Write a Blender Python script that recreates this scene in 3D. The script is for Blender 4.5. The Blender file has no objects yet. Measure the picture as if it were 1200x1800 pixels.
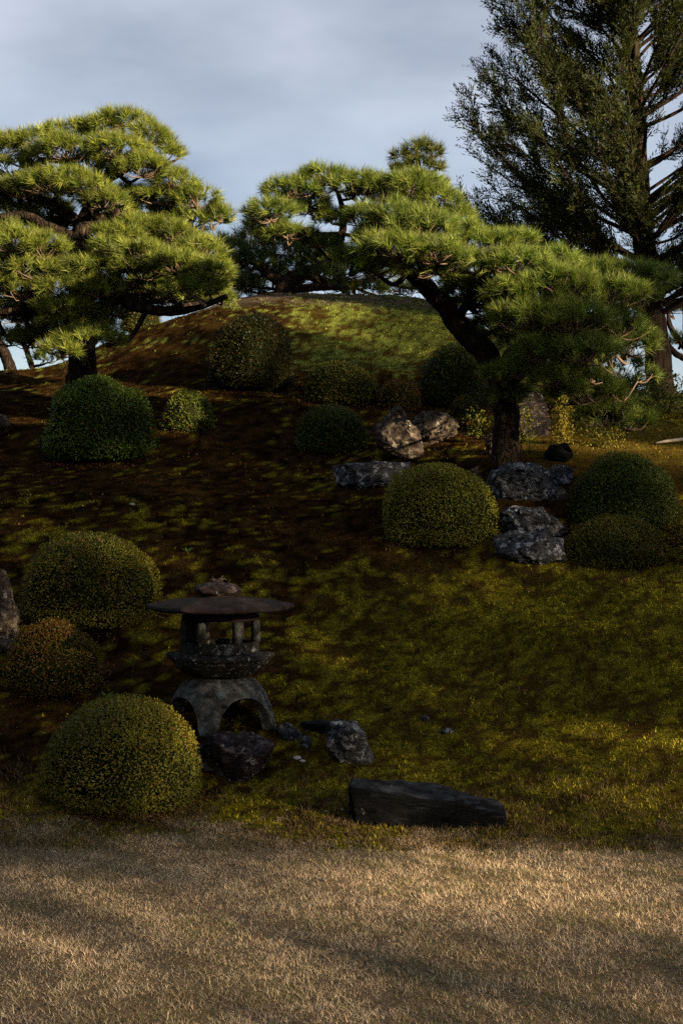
import bpy, math, random
import numpy as np
from mathutils import Vector

rng = np.random.default_rng(7)
random.seed(7)
R = math.radians
C = bpy.context.scene.collection
sc = bpy.context.scene

# ------------------------------------------------------------------ camera, sky, sun, exposure
CAMZ = 1.6
F = 2500.0                                   # focal length in pixels of the 1200x1800 photograph
cam_d = bpy.data.cameras.new('camera')
cam_d.sensor_fit = 'VERTICAL'; cam_d.sensor_height = 36; cam_d.lens = 50
cam_d.clip_start = 0.05; cam_d.clip_end = 2000
cam = bpy.data.objects.new('camera', cam_d); C.objects.link(cam)
cam.location = (0, 0, CAMZ); cam.rotation_euler = (R(90), 0, 0)
sc.camera = cam

SUN_AZ, SUN_EL = 52.0, 14.0                  # sun behind the camera, to the right
w = bpy.data.worlds.new('World'); sc.world = w; w.use_nodes = True
nt = w.node_tree; nt.nodes.clear()
out = nt.nodes.new('ShaderNodeOutputWorld'); bg = nt.nodes.new('ShaderNodeBackground')
sky = nt.nodes.new('ShaderNodeTexSky'); sky.sky_type = 'NISHITA'; sky.sun_disc = False
sky.sun_elevation = R(SUN_EL); sky.sun_rotation = R(180 - SUN_AZ)
sky.air_density = 1.0; sky.dust_density = 1.5; sky.ozone_density = 1.5
tc = nt.nodes.new('ShaderNodeTexCoord'); mp = nt.nodes.new('ShaderNodeMapping')
mp.inputs['Scale'].default_value = (1.6, 1.6, 4.0); mp.inputs['Rotation'].default_value = (0.0, 0.35, 0.5)
nt.links.new(tc.outputs['Generated'], mp.inputs['Vector'])
nz = nt.nodes.new('ShaderNodeTexNoise'); nz.inputs['Scale'].default_value = 1.7
nz.inputs['Detail'].default_value = 5; nz.inputs['Roughness'].default_value = 0.5
nt.links.new(mp.outputs[0], nz.inputs['Vector'])
sep = nt.nodes.new('ShaderNodeSeparateXYZ'); nt.links.new(tc.outputs['Generated'], sep.inputs[0])
# cloud deck: closed overhead, thinning towards the horizon
mr = nt.nodes.new('ShaderNodeMapRange'); mr.inputs['From Min'].default_value = 0.10; mr.inputs['From Max'].default_value = 0.30
mr.inputs['To Min'].default_value = 0.45; mr.inputs['To Max'].default_value = 0.95
nt.links.new(sep.outputs['Z'], mr.inputs['Value'])
cr = nt.nodes.new('ShaderNodeValToRGB')
cr.color_ramp.elements[0].position = 0.38; cr.color_ramp.elements[0].color = (0.98, 1.15, 1.50, 1)
cr.color_ramp.elements[1].position = 0.62; cr.color_ramp.elements[1].color = (2.0, 2.2, 2.58, 1)
nt.links.new(nz.outputs['Fac'], cr.inputs['Fac'])
skm = nt.nodes.new('ShaderNodeMix'); skm.data_type = 'RGBA'; skm.blend_type = 'MULTIPLY'; skm.inputs[0].default_value = 1
nt.links.new(sky.outputs[0], skm.inputs[6]); skm.inputs[7].default_value = (.66, .64, .66, 1)
mx = nt.nodes.new('ShaderNodeMix'); mx.data_type = 'RGBA'
nt.links.new(mr.outputs[0], mx.inputs[0]); nt.links.new(skm.outputs[2], mx.inputs[6]); nt.links.new(cr.outputs[0], mx.inputs[7])
nt.links.new(mx.outputs[2], bg.inputs['Color']); bg.inputs['Strength'].default_value = 0.080
nt.links.new(bg.outputs[0], out.inputs['Surface'])

sd = bpy.data.lights.new('sun', 'SUN'); sd.energy = 5.0; sd.angle = R(0.5); sd.color = (1.0, 0.80, 0.52)
sun = bpy.data.objects.new('sun', sd); C.objects.link(sun)
S = Vector((math.sin(R(SUN_AZ)) * math.cos(R(SUN_EL)), -math.cos(R(SUN_AZ)) * math.cos(R(SUN_EL)), math.sin(R(SUN_EL))))
sun.rotation_euler = S.to_track_quat('Z', 'Y').to_euler(); sun.location = (20, -20, 15)
sc.cycles.use_denoising = False             # keep the grain of blades and needles
sc.view_settings.view_transform = 'Standard'; sc.view_settings.look = 'None'
sc.view_settings.exposure = 2.0; sc.view_settings.gamma = 1.0; sc.view_settings.use_curve_mapping = False

# ------------------------------------------------------------------ numpy helpers
def hsh(i, j, k, seed):
    h = (i * 374761393 + j * 668265263 + k * 2147483647 + seed * 974711) & 0xffffffff
    h = ((h ^ (h >> 13)) * 1274126177) & 0xffffffff
    return ((h ^ (h >> 16)) & 0xffff) / 65535.0

def vnoise(p, scale=1.0, seed=0):
    p = np.asarray(p, float) * scale
    if p.shape[1] == 2: p = np.c_[p, np.zeros(len(p))]
    i = np.floor(p).astype(np.int64); f = p - i; f = f * f * (3 - 2 * f)
    r = 0
    for a in (0, 1):
        for b in (0, 1):
            for c in (0, 1):
                wgt = (f[:, 0] if a else 1 - f[:, 0]) * (f[:, 1] if b else 1 - f[:, 1]) * (f[:, 2] if c else 1 - f[:, 2])
                r = r + wgt * hsh(i[:, 0] + a, i[:, 1] + b, i[:, 2] + c, seed)
    return r

def fbm(p, scale=1.0, seed=0, octaves=4):
    r = 0; a = 1; t = 0
    for o in range(octaves):
        r = r + a * vnoise(p, scale * 2 ** o, seed + o * 17); t += a; a *= 0.5
    return r / t

def sstep(a, b, x):
    t = np.clip((x - a) / (b - a), 0, 1); return t * t * (3 - 2 * t)

def unit(v):
    return v / np.maximum(np.linalg.norm(v, axis=-1, keepdims=True), 1e-9)

def W(px, py, Y):
    return np.array([(px - 600) / F * Y, Y, CAMZ - (py - 900) / F * Y])

def make_obj(name, V, Fc, mat, parent=None, col=None, smooth=False, mat_idx=None, mats=None):
    V = np.asarray(V, np.float32); Fc = np.asarray(Fc, np.int32)
    me = bpy.data.meshes.new(name)
    n = Fc.shape[1]
    me.vertices.add(len(V)); me.vertices.foreach_set('co', V.ravel())
    me.loops.add(Fc.size); me.loops.foreach_set('vertex_index', Fc.ravel())
    me.polygons.add(len(Fc)); me.polygons.foreach_set('loop_start', np.arange(len(Fc), dtype=np.int32) * n)
    if mat_idx is not None: me.polygons.foreach_set('material_index', np.asarray(mat_idx, np.int32))
    if smooth: me.polygons.foreach_set('use_smooth', np.ones(len(Fc), bool))
    me.update(calc_edges=True)
    if col is not None:
        at = me.color_attributes.new('Col', 'FLOAT_COLOR', 'POINT')
        c4 = np.ones((len(V), 4), np.float32); c4[:, :3] = col
        at.data.foreach_set('color', c4.ravel())
    for m in (mats or [mat]): me.materials.append(m)
    o = bpy.data.objects.new(name, me); C.objects.link(o)
    if parent is not None:
        o.parent = parent
        o.matrix_parent_inverse = parent.matrix_world.inverted()
    return o

def tag(o, label=None, cat=None, group=None, kind=None):
    if label: o['label'] = label
    if cat: o['category'] = cat
    if group: o['group'] = group
    if kind: o['kind'] = kind
    return o

def thing(name, label, cat, loc, group=None):
    o = bpy.data.objects.new(name, None); C.objects.link(o); o.location = tuple(loc)
    o.empty_display_size = 0.2
    o.matrix_world = __import__('mathutils').Matrix.Translation(tuple(loc))
    return tag(o, label, cat, group)

class MB:
    def __init__(s): s.V = []; s.F = []; s.c = []; s.m = []; s.n = 0
    def add(s, V, Fc, col=None, m=0):
        V = np.asarray(V, float); Fc = np.asarray(Fc)
        if Fc.shape[1] == 4: Fc = np.r_[Fc[:, :3], Fc[:, [0, 2, 3]]]
        s.V.append(V); s.F.append(Fc + s.n); s.n += len(V)
        s.c.append(np.broadcast_to(np.asarray((0.1, 0.1, 0.1) if col is None else col, float), V.shape)); s.m.append(np.full(len(Fc), m))
    def build(s, name, mat, parent=None, smooth=False, mats=None):
        if not s.V: return None
        return make_obj(name, np.concatenate(s.V), np.concatenate(s.F), mat, parent, np.concatenate(s.c), smooth, np.concatenate(s.m), mats)

def spline(pts, n):
    pts = np.asarray(pts, float)
    if len(pts) == 2: return pts[0] + (pts[1] - pts[0]) * np.linspace(0, 1, n)[:, None]
    P = np.vstack([2 * pts[0] - pts[1], pts, 2 * pts[-1] - pts[-2]])
    t = np.linspace(0, len(pts) - 1 - 1e-6, n); i = t.astype(int); f = (t - i)[:, None]
    a, b, c, d = P[i], P[i + 1], P[i + 2], P[i + 3]
    return 0.5 * (2 * b + (c - a) * f + (2 * a - 5 * b + 4 * c - d) * f ** 2 + (3 * b - a - 3 * c + d) * f ** 3)

def tube(pts4, sides=8, n=None, rough=0.0, seed=0):
    """pts4: rows x,y,z,r"""
    pts4 = np.asarray(pts4, float)
    q = spline(pts4, n or max(2, len(pts4) * 4)); p, r = q[:, :3], np.maximum(q[:, 3], 1e-4)
    t = unit(np.gradient(p, axis=0))
    up = np.where(np.abs(t[:, 2:3]) > 0.9, np.array([[1.0, 0, 0]]), np.array([[0, 0, 1.0]]))
    a = unit(np.cross(t, up)); b = np.cross(t, a)
    for i in range(1, len(p)):                     # keep rings from twisting
        v = a[i - 1] - t[i] * np.dot(a[i - 1], t[i]); nv = np.linalg.norm(v)
        if nv > 1e-6: a[i] = v / nv; b[i] = np.cross(t[i], a[i])
    th = np.linspace(0, 2 * np.pi, sides, endpoint=False)
    d = np.cos(th)[None, :, None] * a[:, None, :] + np.sin(th)[None, :, None] * b[:, None, :]
    V = p[:, None, :] + d * r[:, None, None]
    if rough > 0:
        nn = fbm(V.reshape(-1, 3) / max(r.max(), 0.01), 1.3, seed, 4).reshape(len(p), sides) - 0.5
        V = V + d * (nn * rough * 2 * r[:, None])[:, :, None]
    V = V.reshape(-1, 3)
    i = np.arange(len(p) - 1)[:, None] * sides; j = np.arange(sides)[None, :]; k = (j + 1) % sides
    Fc = np.stack([i + j, i + k, i + sides + k, i + sides + j], -1).reshape(-1, 4)
    V = np.vstack([V, p[0], p[-1]]); n0 = len(V) - 2
    jj = np.arange(sides); kk = (jj + 1) % sides; e = (len(p) - 1) * sides
    tri = np.r_[np.c_[kk, jj, np.full(sides, n0)], np.c_[e + jj, e + kk, np.full(sides, n0 + 1)]]
    Fc = np.r_[Fc[:, :3], Fc[:, [0, 2, 3]], tri]
    return V, Fc

# ------------------------------------------------------------------ materials
def mat_new(name):
    m = bpy.data.materials.new(name); m.use_nodes = True
    nt = m.node_tree; b = nt.nodes['Principled BSDF']; return m, nt, b

def leaf_mat(name, rough=0.5, trans=0.25, tint=(1.5, 1.6, 0.6), spec=0.4):
    m, nt, b = mat_new(name)
    at = nt.nodes.new('ShaderNodeAttribute'); at.attribute_name = 'Col'
    nt.links.new(at.outputs['Color'], b.inputs['Base Color'])
    b.inputs['Roughness'].default_value = rough; b.inputs['Specular IOR Level'].default_value = spec
    tr = nt.nodes.new('ShaderNodeBsdfTranslucent')
    mu = nt.nodes.new('ShaderNodeMix'); mu.data_type = 'RGBA'; mu.blend_type = 'MULTIPLY'; mu.inputs[0].default_value = 1
    nt.links.new(at.outputs['Color'], mu.inputs[6]); mu.inputs[7].default_value = (*tint, 1)
    nt.links.new(mu.outputs[2], tr.inputs['Color'])
    ms = nt.nodes.new('ShaderNodeMixShader'); ms.inputs[0].default_value = trans
    nt.links.new(b.outputs[0], ms.inputs[1]); nt.links.new(tr.outputs[0], ms.inputs[2])
    nt.links.new(ms.outputs[0], nt.nodes['Material Output'].inputs[0])
    return m

def ramp_noise_mat(name, stops, scale=8, detail=8, rough=0.9, bump=0.5, bscale=30, bdist=0.02, stretch=(1, 1, 1), lichen=None, moss=None, use_vor=False, spec=0.08):
    m, nt, b = mat_new(name); N = nt.nodes; L = nt.links
    tc = N.new('ShaderNodeTexCoord'); mp = N.new('ShaderNodeMapping'); mp.inputs['Scale'].default_value = stretch
    geo = N.new('ShaderNodeNewGeometry')
    L.new(geo.outputs['Position'], mp.inputs['Vector'])
    nz = N.new('ShaderNodeTexNoise'); nz.inputs['Scale'].default_value = scale; nz.inputs['Detail'].default_value = detail; nz.inputs['Roughness'].default_value = 0.65
    nz.inputs['Distortion'].default_value = 0.4
    L.new(mp.outputs[0], nz.inputs['Vector'])
    cr = N.new('ShaderNodeValToRGB'); L.new(nz.outputs['Fac'], cr.inputs['Fac'])
    els = cr.color_ramp.elements
    while len(els) < len(stops): els.new(0.5)
    for e, (p, c) in zip(els, stops): e.position = p; e.color = (*c, 1)
    colr = cr.outputs[0]
    def layer(colr, fac, c):
        mx = N.new('ShaderNodeMix'); mx.data_type = 'RGBA'; L.new(fac, mx.inputs[0]); L.new(colr, mx.inputs[6]); mx.inputs[7].default_value = (*c, 1)
        return mx.outputs[2]
    if lichen:
        sc_, lo, hi, c = lichen
        n2 = N.new('ShaderNodeTexNoise'); n2.inputs['Scale'].default_value = sc_; n2.inputs['Detail'].default_value = 9; n2.inputs['Roughness'].default_value = 0.7
        L.new(geo.outputs['Position'], n2.inputs['Vector'])
        r2 = N.new('ShaderNodeMapRange'); r2.inputs['From Min'].default_value = lo; r2.inputs['From Max'].default_value = hi
        L.new(n2.outputs['Fac'], r2.inputs['Value']); colr = layer(colr, r2.outputs[0], c)
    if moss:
        lo, hi, c = moss  # moss on upward faces; on the slate, painted top light
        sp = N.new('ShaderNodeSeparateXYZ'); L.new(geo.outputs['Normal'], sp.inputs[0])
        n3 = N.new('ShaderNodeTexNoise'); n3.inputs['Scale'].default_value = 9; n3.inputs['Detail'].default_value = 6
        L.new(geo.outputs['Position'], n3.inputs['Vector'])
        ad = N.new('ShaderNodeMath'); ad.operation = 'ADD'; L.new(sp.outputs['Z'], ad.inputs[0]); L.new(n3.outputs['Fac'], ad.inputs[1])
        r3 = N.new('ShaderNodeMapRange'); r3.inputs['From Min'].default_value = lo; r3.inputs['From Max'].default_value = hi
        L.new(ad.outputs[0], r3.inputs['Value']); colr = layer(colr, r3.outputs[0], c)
    L.new(colr, b.inputs['Base Color']); b.inputs['Roughness'].default_value = rough; b.inputs['Specular IOR Level'].default_value = spec
    nb = N.new('ShaderNodeTexNoise'); nb.inputs['Scale'].default_value = bscale; nb.inputs['Detail'].default_value = 8; nb.inputs['Roughness'].default_value = 0.7
    L.new(mp.outputs[0], nb.inputs['Vector'])
    hgt = nb.outputs['Fac']
    if use_vor:
        vo = N.new('ShaderNodeTexVoronoi'); vo.feature = 'DISTANCE_TO_EDGE'; vo.inputs['Scale'].default_value = bscale * 0.5
        L.new(mp.outputs[0], vo.inputs['Vector'])
        r4 = N.new('ShaderNodeMapRange'); r4.inputs['From Max'].default_value = 0.15; L.new(vo.outputs['Distance'], r4.inputs['Value'])
        a2 = N.new('ShaderNodeMath'); a2.operation = 'ADD'; L.new(hgt, a2.inputs[0]); L.new(r4.outputs[0], a2.inputs[1]); hgt = a2.outputs[0]
    bp = N.new('ShaderNodeBump'); bp.inputs['Strength'].default_value = bump; bp.inputs['Distance'].default_value = bdist
    L.new(hgt, bp.inputs['Height']); L.new(bp.outputs[0], b.inputs['Normal'])
    return m

M_needle = leaf_mat('pine_needles', 0.45, 0.30, (1.2, 1.5, 0.5), 0.22)
M_cyp = leaf_mat('cypress_sprays', 0.6, 0.2, (1.3, 1.4, 0.5), 0.1)
M_azalea = leaf_mat('azalea_leaves', 0.45, 0.20, (1.4, 1.5, 0.4), 0.12)
M_dry = leaf_mat('dry_grass_blades', 0.7, 0.25, (1.1, 1.0, 0.8), 0.05)
M_moss = leaf_mat('moss_sprouts', 0.9, 0.25, (1.2, 1.3, 0.4), 0.0)
M_litter = leaf_mat('fallen_leaf', 0.6, 0.1, (1, 1, 1), 0.3)
M_bark = ramp_noise_mat('pine_bark', [(0.3, (0.005, 0.0035, 0.003)), (0.55, (0.022, 0.015, 0.011)), (0.8, (0.10, 0.070, 0.050))], 18, 8, 0.95, 1.0, 34, 0.03, (1, 1, 0.45), use_vor=True)
M_twig = ramp_noise_mat('pine_twig', [(0.3, (0.05, 0.035, 0.024)), (0.7, (0.20, 0.14, 0.095))], 20, 5, 0.9, 0.5, 40, 0.01)
M_cbark = ramp_noise_mat('cypress_bark', [(0.3, (0.006, 0.004, 0.003)), (0.7, (0.045, 0.030, 0.021))], 10, 8, 0.95, 0.8, 18, 0.02, (3, 3, 0.3))
M_core = ramp_noise_mat('painted_inner_shade', [(0.3, (0.004, 0.005, 0.002)), (0.7, (0.012, 0.014, 0.005))], 30, 4, 1.0, 0.6, 60, 0.02, spec=0.0)  # near-black colour painted as the shade inside shrubs
M_rock = ramp_noise_mat('dark_lichened_rock', [(0.30, (0.003, 0.003, 0.004)), (0.46, (0.026, 0.027, 0.031)), (0.60, (0.06, 0.062, 0.068)), (0.74, (0.20, 0.195, 0.19))], 13, 12, 0.85, 1.0, 34, 0.03, (1, 1, 1.5), (16, 0.54, 0.60, (0.26, 0.27, 0.29)), (1.55, 1.75, (0.035, 0.035, 0.008)))
M_rock_dark = ramp_noise_mat('near_black_slate', [(0.3, (0.001, 0.001, 0.0015)), (0.58, (0.003, 0.0034, 0.0045)), (0.78, (0.030, 0.033, 0.040))], 13, 12, 0.8, 1.0, 28, 0.03, (0.6, 1, 2.5), (15, 0.66, 0.70, (0.12, 0.13, 0.14)), (1.38, 1.62, (0.026, 0.029, 0.035)))  # lighter blue-grey upward faces: top light painted into the colour
M_rock_warm = ramp_noise_mat('warm_brown_rock', [(0.27, (0.008, 0.006, 0.005)), (0.49, (0.045, 0.034, 0.027)), (0.68, (0.22, 0.175, 0.13))], 12, 12, 0.85, 1.0, 32, 0.03, (1, 1, 1.3), (14, 0.58, 0.64, (0.30, 0.27, 0.22)), (1.5, 1.7, (0.04, 0.036, 0.01)))
M_purple = ramp_noise_mat('purple_brown_rock', [(0.3, (0.003, 0.002, 0.003)), (0.52, (0.018, 0.013, 0.014)), (0.72, (0.12, 0.095, 0.09))], 13, 12, 0.85, 1.0, 30, 0.03, (1, 1, 2), (18, 0.60, 0.65, (0.22, 0.21, 0.21)), (1.62, 1.8, (0.04, 0.04, 0.009)))
M_granite = ramp_noise_mat('weathered_granite', [(0.32, (0.005, 0.005, 0.005)), (0.5, (0.036, 0.037, 0.035)), (0.72, (0.14, 0.132, 0.118))], 17, 10, 0.9, 0.6, 90, 0.006, (1, 1, 1), (14, 0.55, 0.70, (0.08, 0.11, 0.115)), None)
M_granite_dark = ramp_noise_mat('dark_weathered_roof_stone', [(0.3, (0.005, 0.004, 0.004)), (0.55, (0.014, 0.010, 0.010)), (0.8, (0.04, 0.032, 0.03))], 12, 10, 0.92, 0.6, 90, 0.006, (1, 1, 1), (20, 0.66, 0.76, (0.08, 0.065, 0.06)), spec=0.1)
M_granite_lichen = ramp_noise_mat('lichened_platform_stone', [(0.3, (0.005, 0.005, 0.005)), (0.55, (0.018, 0.018, 0.017)), (0.8, (0.05, 0.046, 0.04))], 12, 10, 0.92, 0.8, 60, 0.01, (1, 1, 1), (32, 0.56, 0.64, (0.19, 0.20, 0.21)))
M_pebble = ramp_noise_mat('pale_pebble', [(0.3, (0.16, 0.15, 0.14)), (0.7, (0.36, 0.33, 0.30))], 30, 5, 0.8, 0.4, 60, 0.003)
M_deadwood = ramp_noise_mat('bleached_dead_wood', [(0.3, (0.14, 0.11, 0.09)), (0.7, (0.38, 0.32, 0.27))], 30, 5, 0.8, 0.4, 60, 0.003)

# ground: colour of moss, soil or thatch per vertex, with fine grain on top
M_ground, gnt, gb = mat_new('moss_soil_and_thatch')
ga = gnt.nodes.new('ShaderNodeAttribute'); ga.attribute_name = 'Col'
geo = gnt.nodes.new('ShaderNodeNewGeometry')
gn = gnt.nodes.new('ShaderNodeTexNoise'); gn.inputs['Scale'].default_value = 45; gn.inputs['Detail'].default_value = 8; gn.inputs['Roughness'].default_value = 0.75
gnt.links.new(geo.outputs['Position'], gn.inputs['Vector'])
gr = gnt.nodes.new('ShaderNodeMapRange'); gr.inputs['From Min'].default_value = 0.3; gr.inputs['From Max'].default_value = 0.7
gr.inputs['To Min'].default_value = 0.1; gr.inputs['To Max'].default_value = 1.3
gnt.links.new(gn.outputs['Fac'], gr.inputs['Value'])
gm = gnt.nodes.new('ShaderNodeVectorMath'); gm.operation = 'SCALE'
gnt.links.new(ga.outputs['Color'], gm.inputs[0]); gnt.links.new(gr.outputs[0], gm.inputs['Scale'])
gnt.links.new(gm.outputs[0], gb.inputs['Base Color']); gb.inputs['Roughness'].default_value = 1.0; gb.inputs['Specular IOR Level'].default_value = 0.0
gbp = gnt.nodes.new('ShaderNodeBump'); gbp.inputs['Strength'].default_value = 0.8; gbp.inputs['Distance'].default_value = 0.02
gnt.links.new(gn.outputs['Fac'], gbp.inputs['Height']); gnt.links.new(gbp.outputs[0], gb.inputs['Normal'])

# ------------------------------------------------------------------ terrain
ctl = [(0, 1400, 7.3), (215, 1440, 7.1), (400, 1375, 7.65), (390, 1270, 8.3), (0, 1240, 8.4), (150, 1110, 9.2), (0, 950, 10.3),
       (300, 980, 10.2), (620, 980, 10.6), (770, 970, 10.7), (930, 990, 10.6), (1090, 1005, 10.5), (1200, 1010, 10.4),
       (700, 1200, 8.9), (1000, 1200, 8.8), (1200, 1250, 8.4), (850, 1420, 7.35), (1150, 1400, 7.4), (600, 1100, 9.6), (1200, 1100, 9.5),
       (0, 850, 11.8), (300, 850, 11.8), (180, 820, 12.6), (520, 800, 13.2), (640, 862, 12.0), (700, 808, 12.9), (850, 815, 12.2),
       (890, 815, 11.9), (1100, 800, 12.4), (1200, 830, 12.0), (1200, 760, 13.5), (450, 760, 13.6), (330, 755, 13.4), (450, 690, 14.8),
       (600, 712, 14.6), (700, 715, 14.5), (600, 640, 16.3), (600, 580, 17.5), (600, 521, 19.2), (440, 521, 19.2), (750, 526, 19.2),
       (300, 562, 18.3), (220, 592, 17.6), (330, 650, 16.0), (700, 600, 17.2), (830, 600, 17.3), (900, 640, 17.0), (1000, 680, 16.5),
       (1200, 700, 16.5), (0, 652, 17.0), (100, 656, 16.8), (100, 700, 15.3), (0, 700, 15.0), (60, 1000, 10.0)]
wc = [W(*c) for c in ctl]
for X in (-9, -6.5, 6.5, 9):
    for Y, z in ((7, 0), (8.4, .4), (9.6, .85), (11, 1.4), (13, 2.1), (15, 2.7), (17, 3.1), (19, 3.2), (23, 2.7), (27, 1.6)): wc.append(np.array([X, Y, z]))
for X in (-5, -2.5, 0, 2.5, 5):
    for Y in (3, 5, 6.6): wc.append(np.array([X, Y, 0.0]))
    for Y, z in ((24, 3.0), (27, 1.8)): wc.append(np.array([X, Y, z]))
for X, Y, z in ((-1.2, 20.6, 4.5), (0, 20.8, 4.55), (1.2, 20.6, 4.45), (-3.9, 18.5, 3.3), (-3.6, 20.5, 3.2), (3, 19, 3.4), (4.5, 19, 3.2), (-2.5, 20, 3.9), (2.4, 20, 3.9)):
    wc.append(np.array([X, Y, z]))
wc = np.array(wc)
def phi(r): return np.where(r > 1e-9, r * r * np.log(np.maximum(r, 1e-9)), 0)
n_ = len(wc)
A_ = phi(np.linalg.norm(wc[:, None, :2] - wc[None, :, :2], axis=-1)) + np.eye(n_) * 0.02
P_ = np.c_[np.ones(n_), wc[:, :2]]
sol = np.linalg.solve(np.block([[A_, P_], [P_.T, np.zeros((3, 3))]]), np.r_[wc[:, 2], np.zeros(3)])

def base_h(x, y):
    x = np.asarray(x, float); y = np.asarray(y, float)
    xs, ys = np.clip(x, -9, 9), np.clip(y, 3, 27)
    out = np.empty(x.shape)
    fx, fy = xs.ravel(), ys.ravel(); o = out.ravel()
    for i in range(0, len(fx), 20000):
        s = slice(i, i + 20000)
        r = np.hypot(fx[s, None] - wc[None, :, 0], fy[s, None] - wc[None, :, 1])
        o[s] = phi(r) @ sol[:n_] + sol[n_] + sol[n_ + 1] * fx[s] + sol[n_ + 2] * fy[s]
    out = o.reshape(x.shape)
    out = np.maximum(out, -0.05) * sstep(6.3, 7.5, y)
    far = np.maximum(sstep(9, 30, np.abs(x)), sstep(26, 60, y))
    return out * (1 - far)

def height(x, y):
    x = np.asarray(x, float); y = np.asarray(y, float)
    p = np.c_[x.ravel(), y.ravel()]
    hill = sstep(6.6, 8.0, p[:, 1])
    n = (fbm(p, 1.4, 3, 2) - 0.5) * 0.07 * hill + (fbm(p, 6.0, 5, 3) - 0.5) * 0.014
    mound = sstep(14.5, 16.5, p[:, 1])
    q = p * np.array([1.0, 2.2])
    n = n + (np.abs(fbm(q, 2.6, 9, 3) - 0.5)) * -0.13 * mound
    return base_h(x, y) + n.reshape(x.shape) * (np.abs(x) < 30) * (y < 60)

_ys = np.arange(3.5, 24, 0.03)
def hit(px, py, default=18.0):
    X = (px - 600) / F * _ys; z = CAMZ - (py - 900) / F * _ys
    h = height(X, _ys); k = np.nonzero(h > z)[0]
    return _ys[k[0]] if len(k) else default
def gz(x, y): return float(height(np.array([x]), np.array([y]))[0])

# what grows where: t = 0 soil .. 1 moss, plus colours
def ground_cols(x, y):
    p = np.c_[x, y]
    px = x / np.maximum(y, .5) * F + 600
    n1 = fbm(p, 1.1, 21, 4); n2 = fbm(p, 5.0, 31, 4); n3 = fbm(p, 16.0, 41, 2)
    # broad moss cover: strong on the right and on the mound, thin on the left bank
    right = sstep(-1.5, 1.1, x - 0.20 * (y - 8.3))
    band = sstep(11.3, 9.9, y) * (0.06 + 0.66 * right)
    mound = sstep(15.3, 16.6, y) * sstep(-1.3, 0.1, x) * 0.74 * sstep(3.5, 2.4, x)
    foot = sstep(7.9, 7.1, y) * 0.5
    upr = sstep(11.5, 13, y) * sstep(2.0, 2.6, x) * 0.45
    cover = np.maximum.reduce([band, mound, foot, upr, np.full_like(x, -0.22)])
    n5 = fbm(p * np.array([1.0, .7]), 20.0, 47, 3); n6 = vnoise(p * np.array([1.0, .7]), 75.0, 49)
    t = sstep(-0.10, 0.16, (n6 - .5) * .35 + cover + (n1 - 0.5) * 0.8 + (n2 - 0.5) * 0.5 + (n5 - 0.5) * 2.0 - 0.46)
    moss = np.array([0.132, 0.112, 0.011]) ; moss2 = np.array([0.040, 0.032, 0.004])
    soil = np.array([0.009, 0.0045, 0.0018]); soil2 = np.array([0.034, 0.019, 0.006])
    mc = moss2 + (moss - moss2) * sstep(0.36, 0.62, .3 * n2 + .45 * n5 + .25 * n6)[:, None]
    s_ = soil + (soil2 - soil) * sstep(0.3, 0.7, n3)[:, None]
    s_ = s_ + (np.array([0.046, 0.030, 0.007]) * (.5 + n5)[:, None] - s_) * sstep(.15, .6, cover)[:, None]
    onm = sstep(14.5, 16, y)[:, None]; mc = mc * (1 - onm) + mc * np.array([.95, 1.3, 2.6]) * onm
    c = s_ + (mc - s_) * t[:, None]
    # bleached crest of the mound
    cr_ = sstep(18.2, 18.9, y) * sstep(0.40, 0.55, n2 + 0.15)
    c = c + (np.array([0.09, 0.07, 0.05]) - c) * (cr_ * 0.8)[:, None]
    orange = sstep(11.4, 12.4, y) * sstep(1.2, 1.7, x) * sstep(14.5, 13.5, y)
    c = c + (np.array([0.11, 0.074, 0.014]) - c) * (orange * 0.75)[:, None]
    edge = 6.72 + (n1 - 0.5) * 1.1 + 0.10 * sstep(0.6, 1.6, x)
    lawn = sstep(edge + 0.30, edge - 0.25, y + (n2 - 0.5) * 0.9 + (n5 - .5) * .5)
    thatch = np.array([0.15, 0.11, 0.065])
    c = c + (thatch - c) * lawn[:, None]
    return c, t, lawn

def grid_axis(parts):
    a = []
    for lo, hi, st in parts: a += list(np.arange(lo, hi, st))
    return np.array(a + [parts[-1][1]])
gx = grid_axis([(-300, -60, 60), (-60, -12, 6), (-12, -5, 0.5), (-5, 5, 0.055), (5, 12, 0.5), (12, 60, 6), (60, 300, 60)])
gy = grid_axis([(-200, -20, 30), (-20, 3, 1.2), (3, 12, 0.05), (12, 21, 0.07), (21, 30, 0.6), (30, 60, 4), (60, 600, 60)])
GX, GY = np.meshgrid(gx, gy)
GZ = height(GX, GY)
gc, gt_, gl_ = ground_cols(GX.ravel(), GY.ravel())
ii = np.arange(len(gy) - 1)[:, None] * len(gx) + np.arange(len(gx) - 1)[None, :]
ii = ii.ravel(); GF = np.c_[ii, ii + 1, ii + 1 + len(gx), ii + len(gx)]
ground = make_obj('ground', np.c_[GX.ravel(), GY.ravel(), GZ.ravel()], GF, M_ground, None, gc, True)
tag(ground, 'mossy hillside with mound rising behind a dry lawn', None, None, 'structure')

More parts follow.
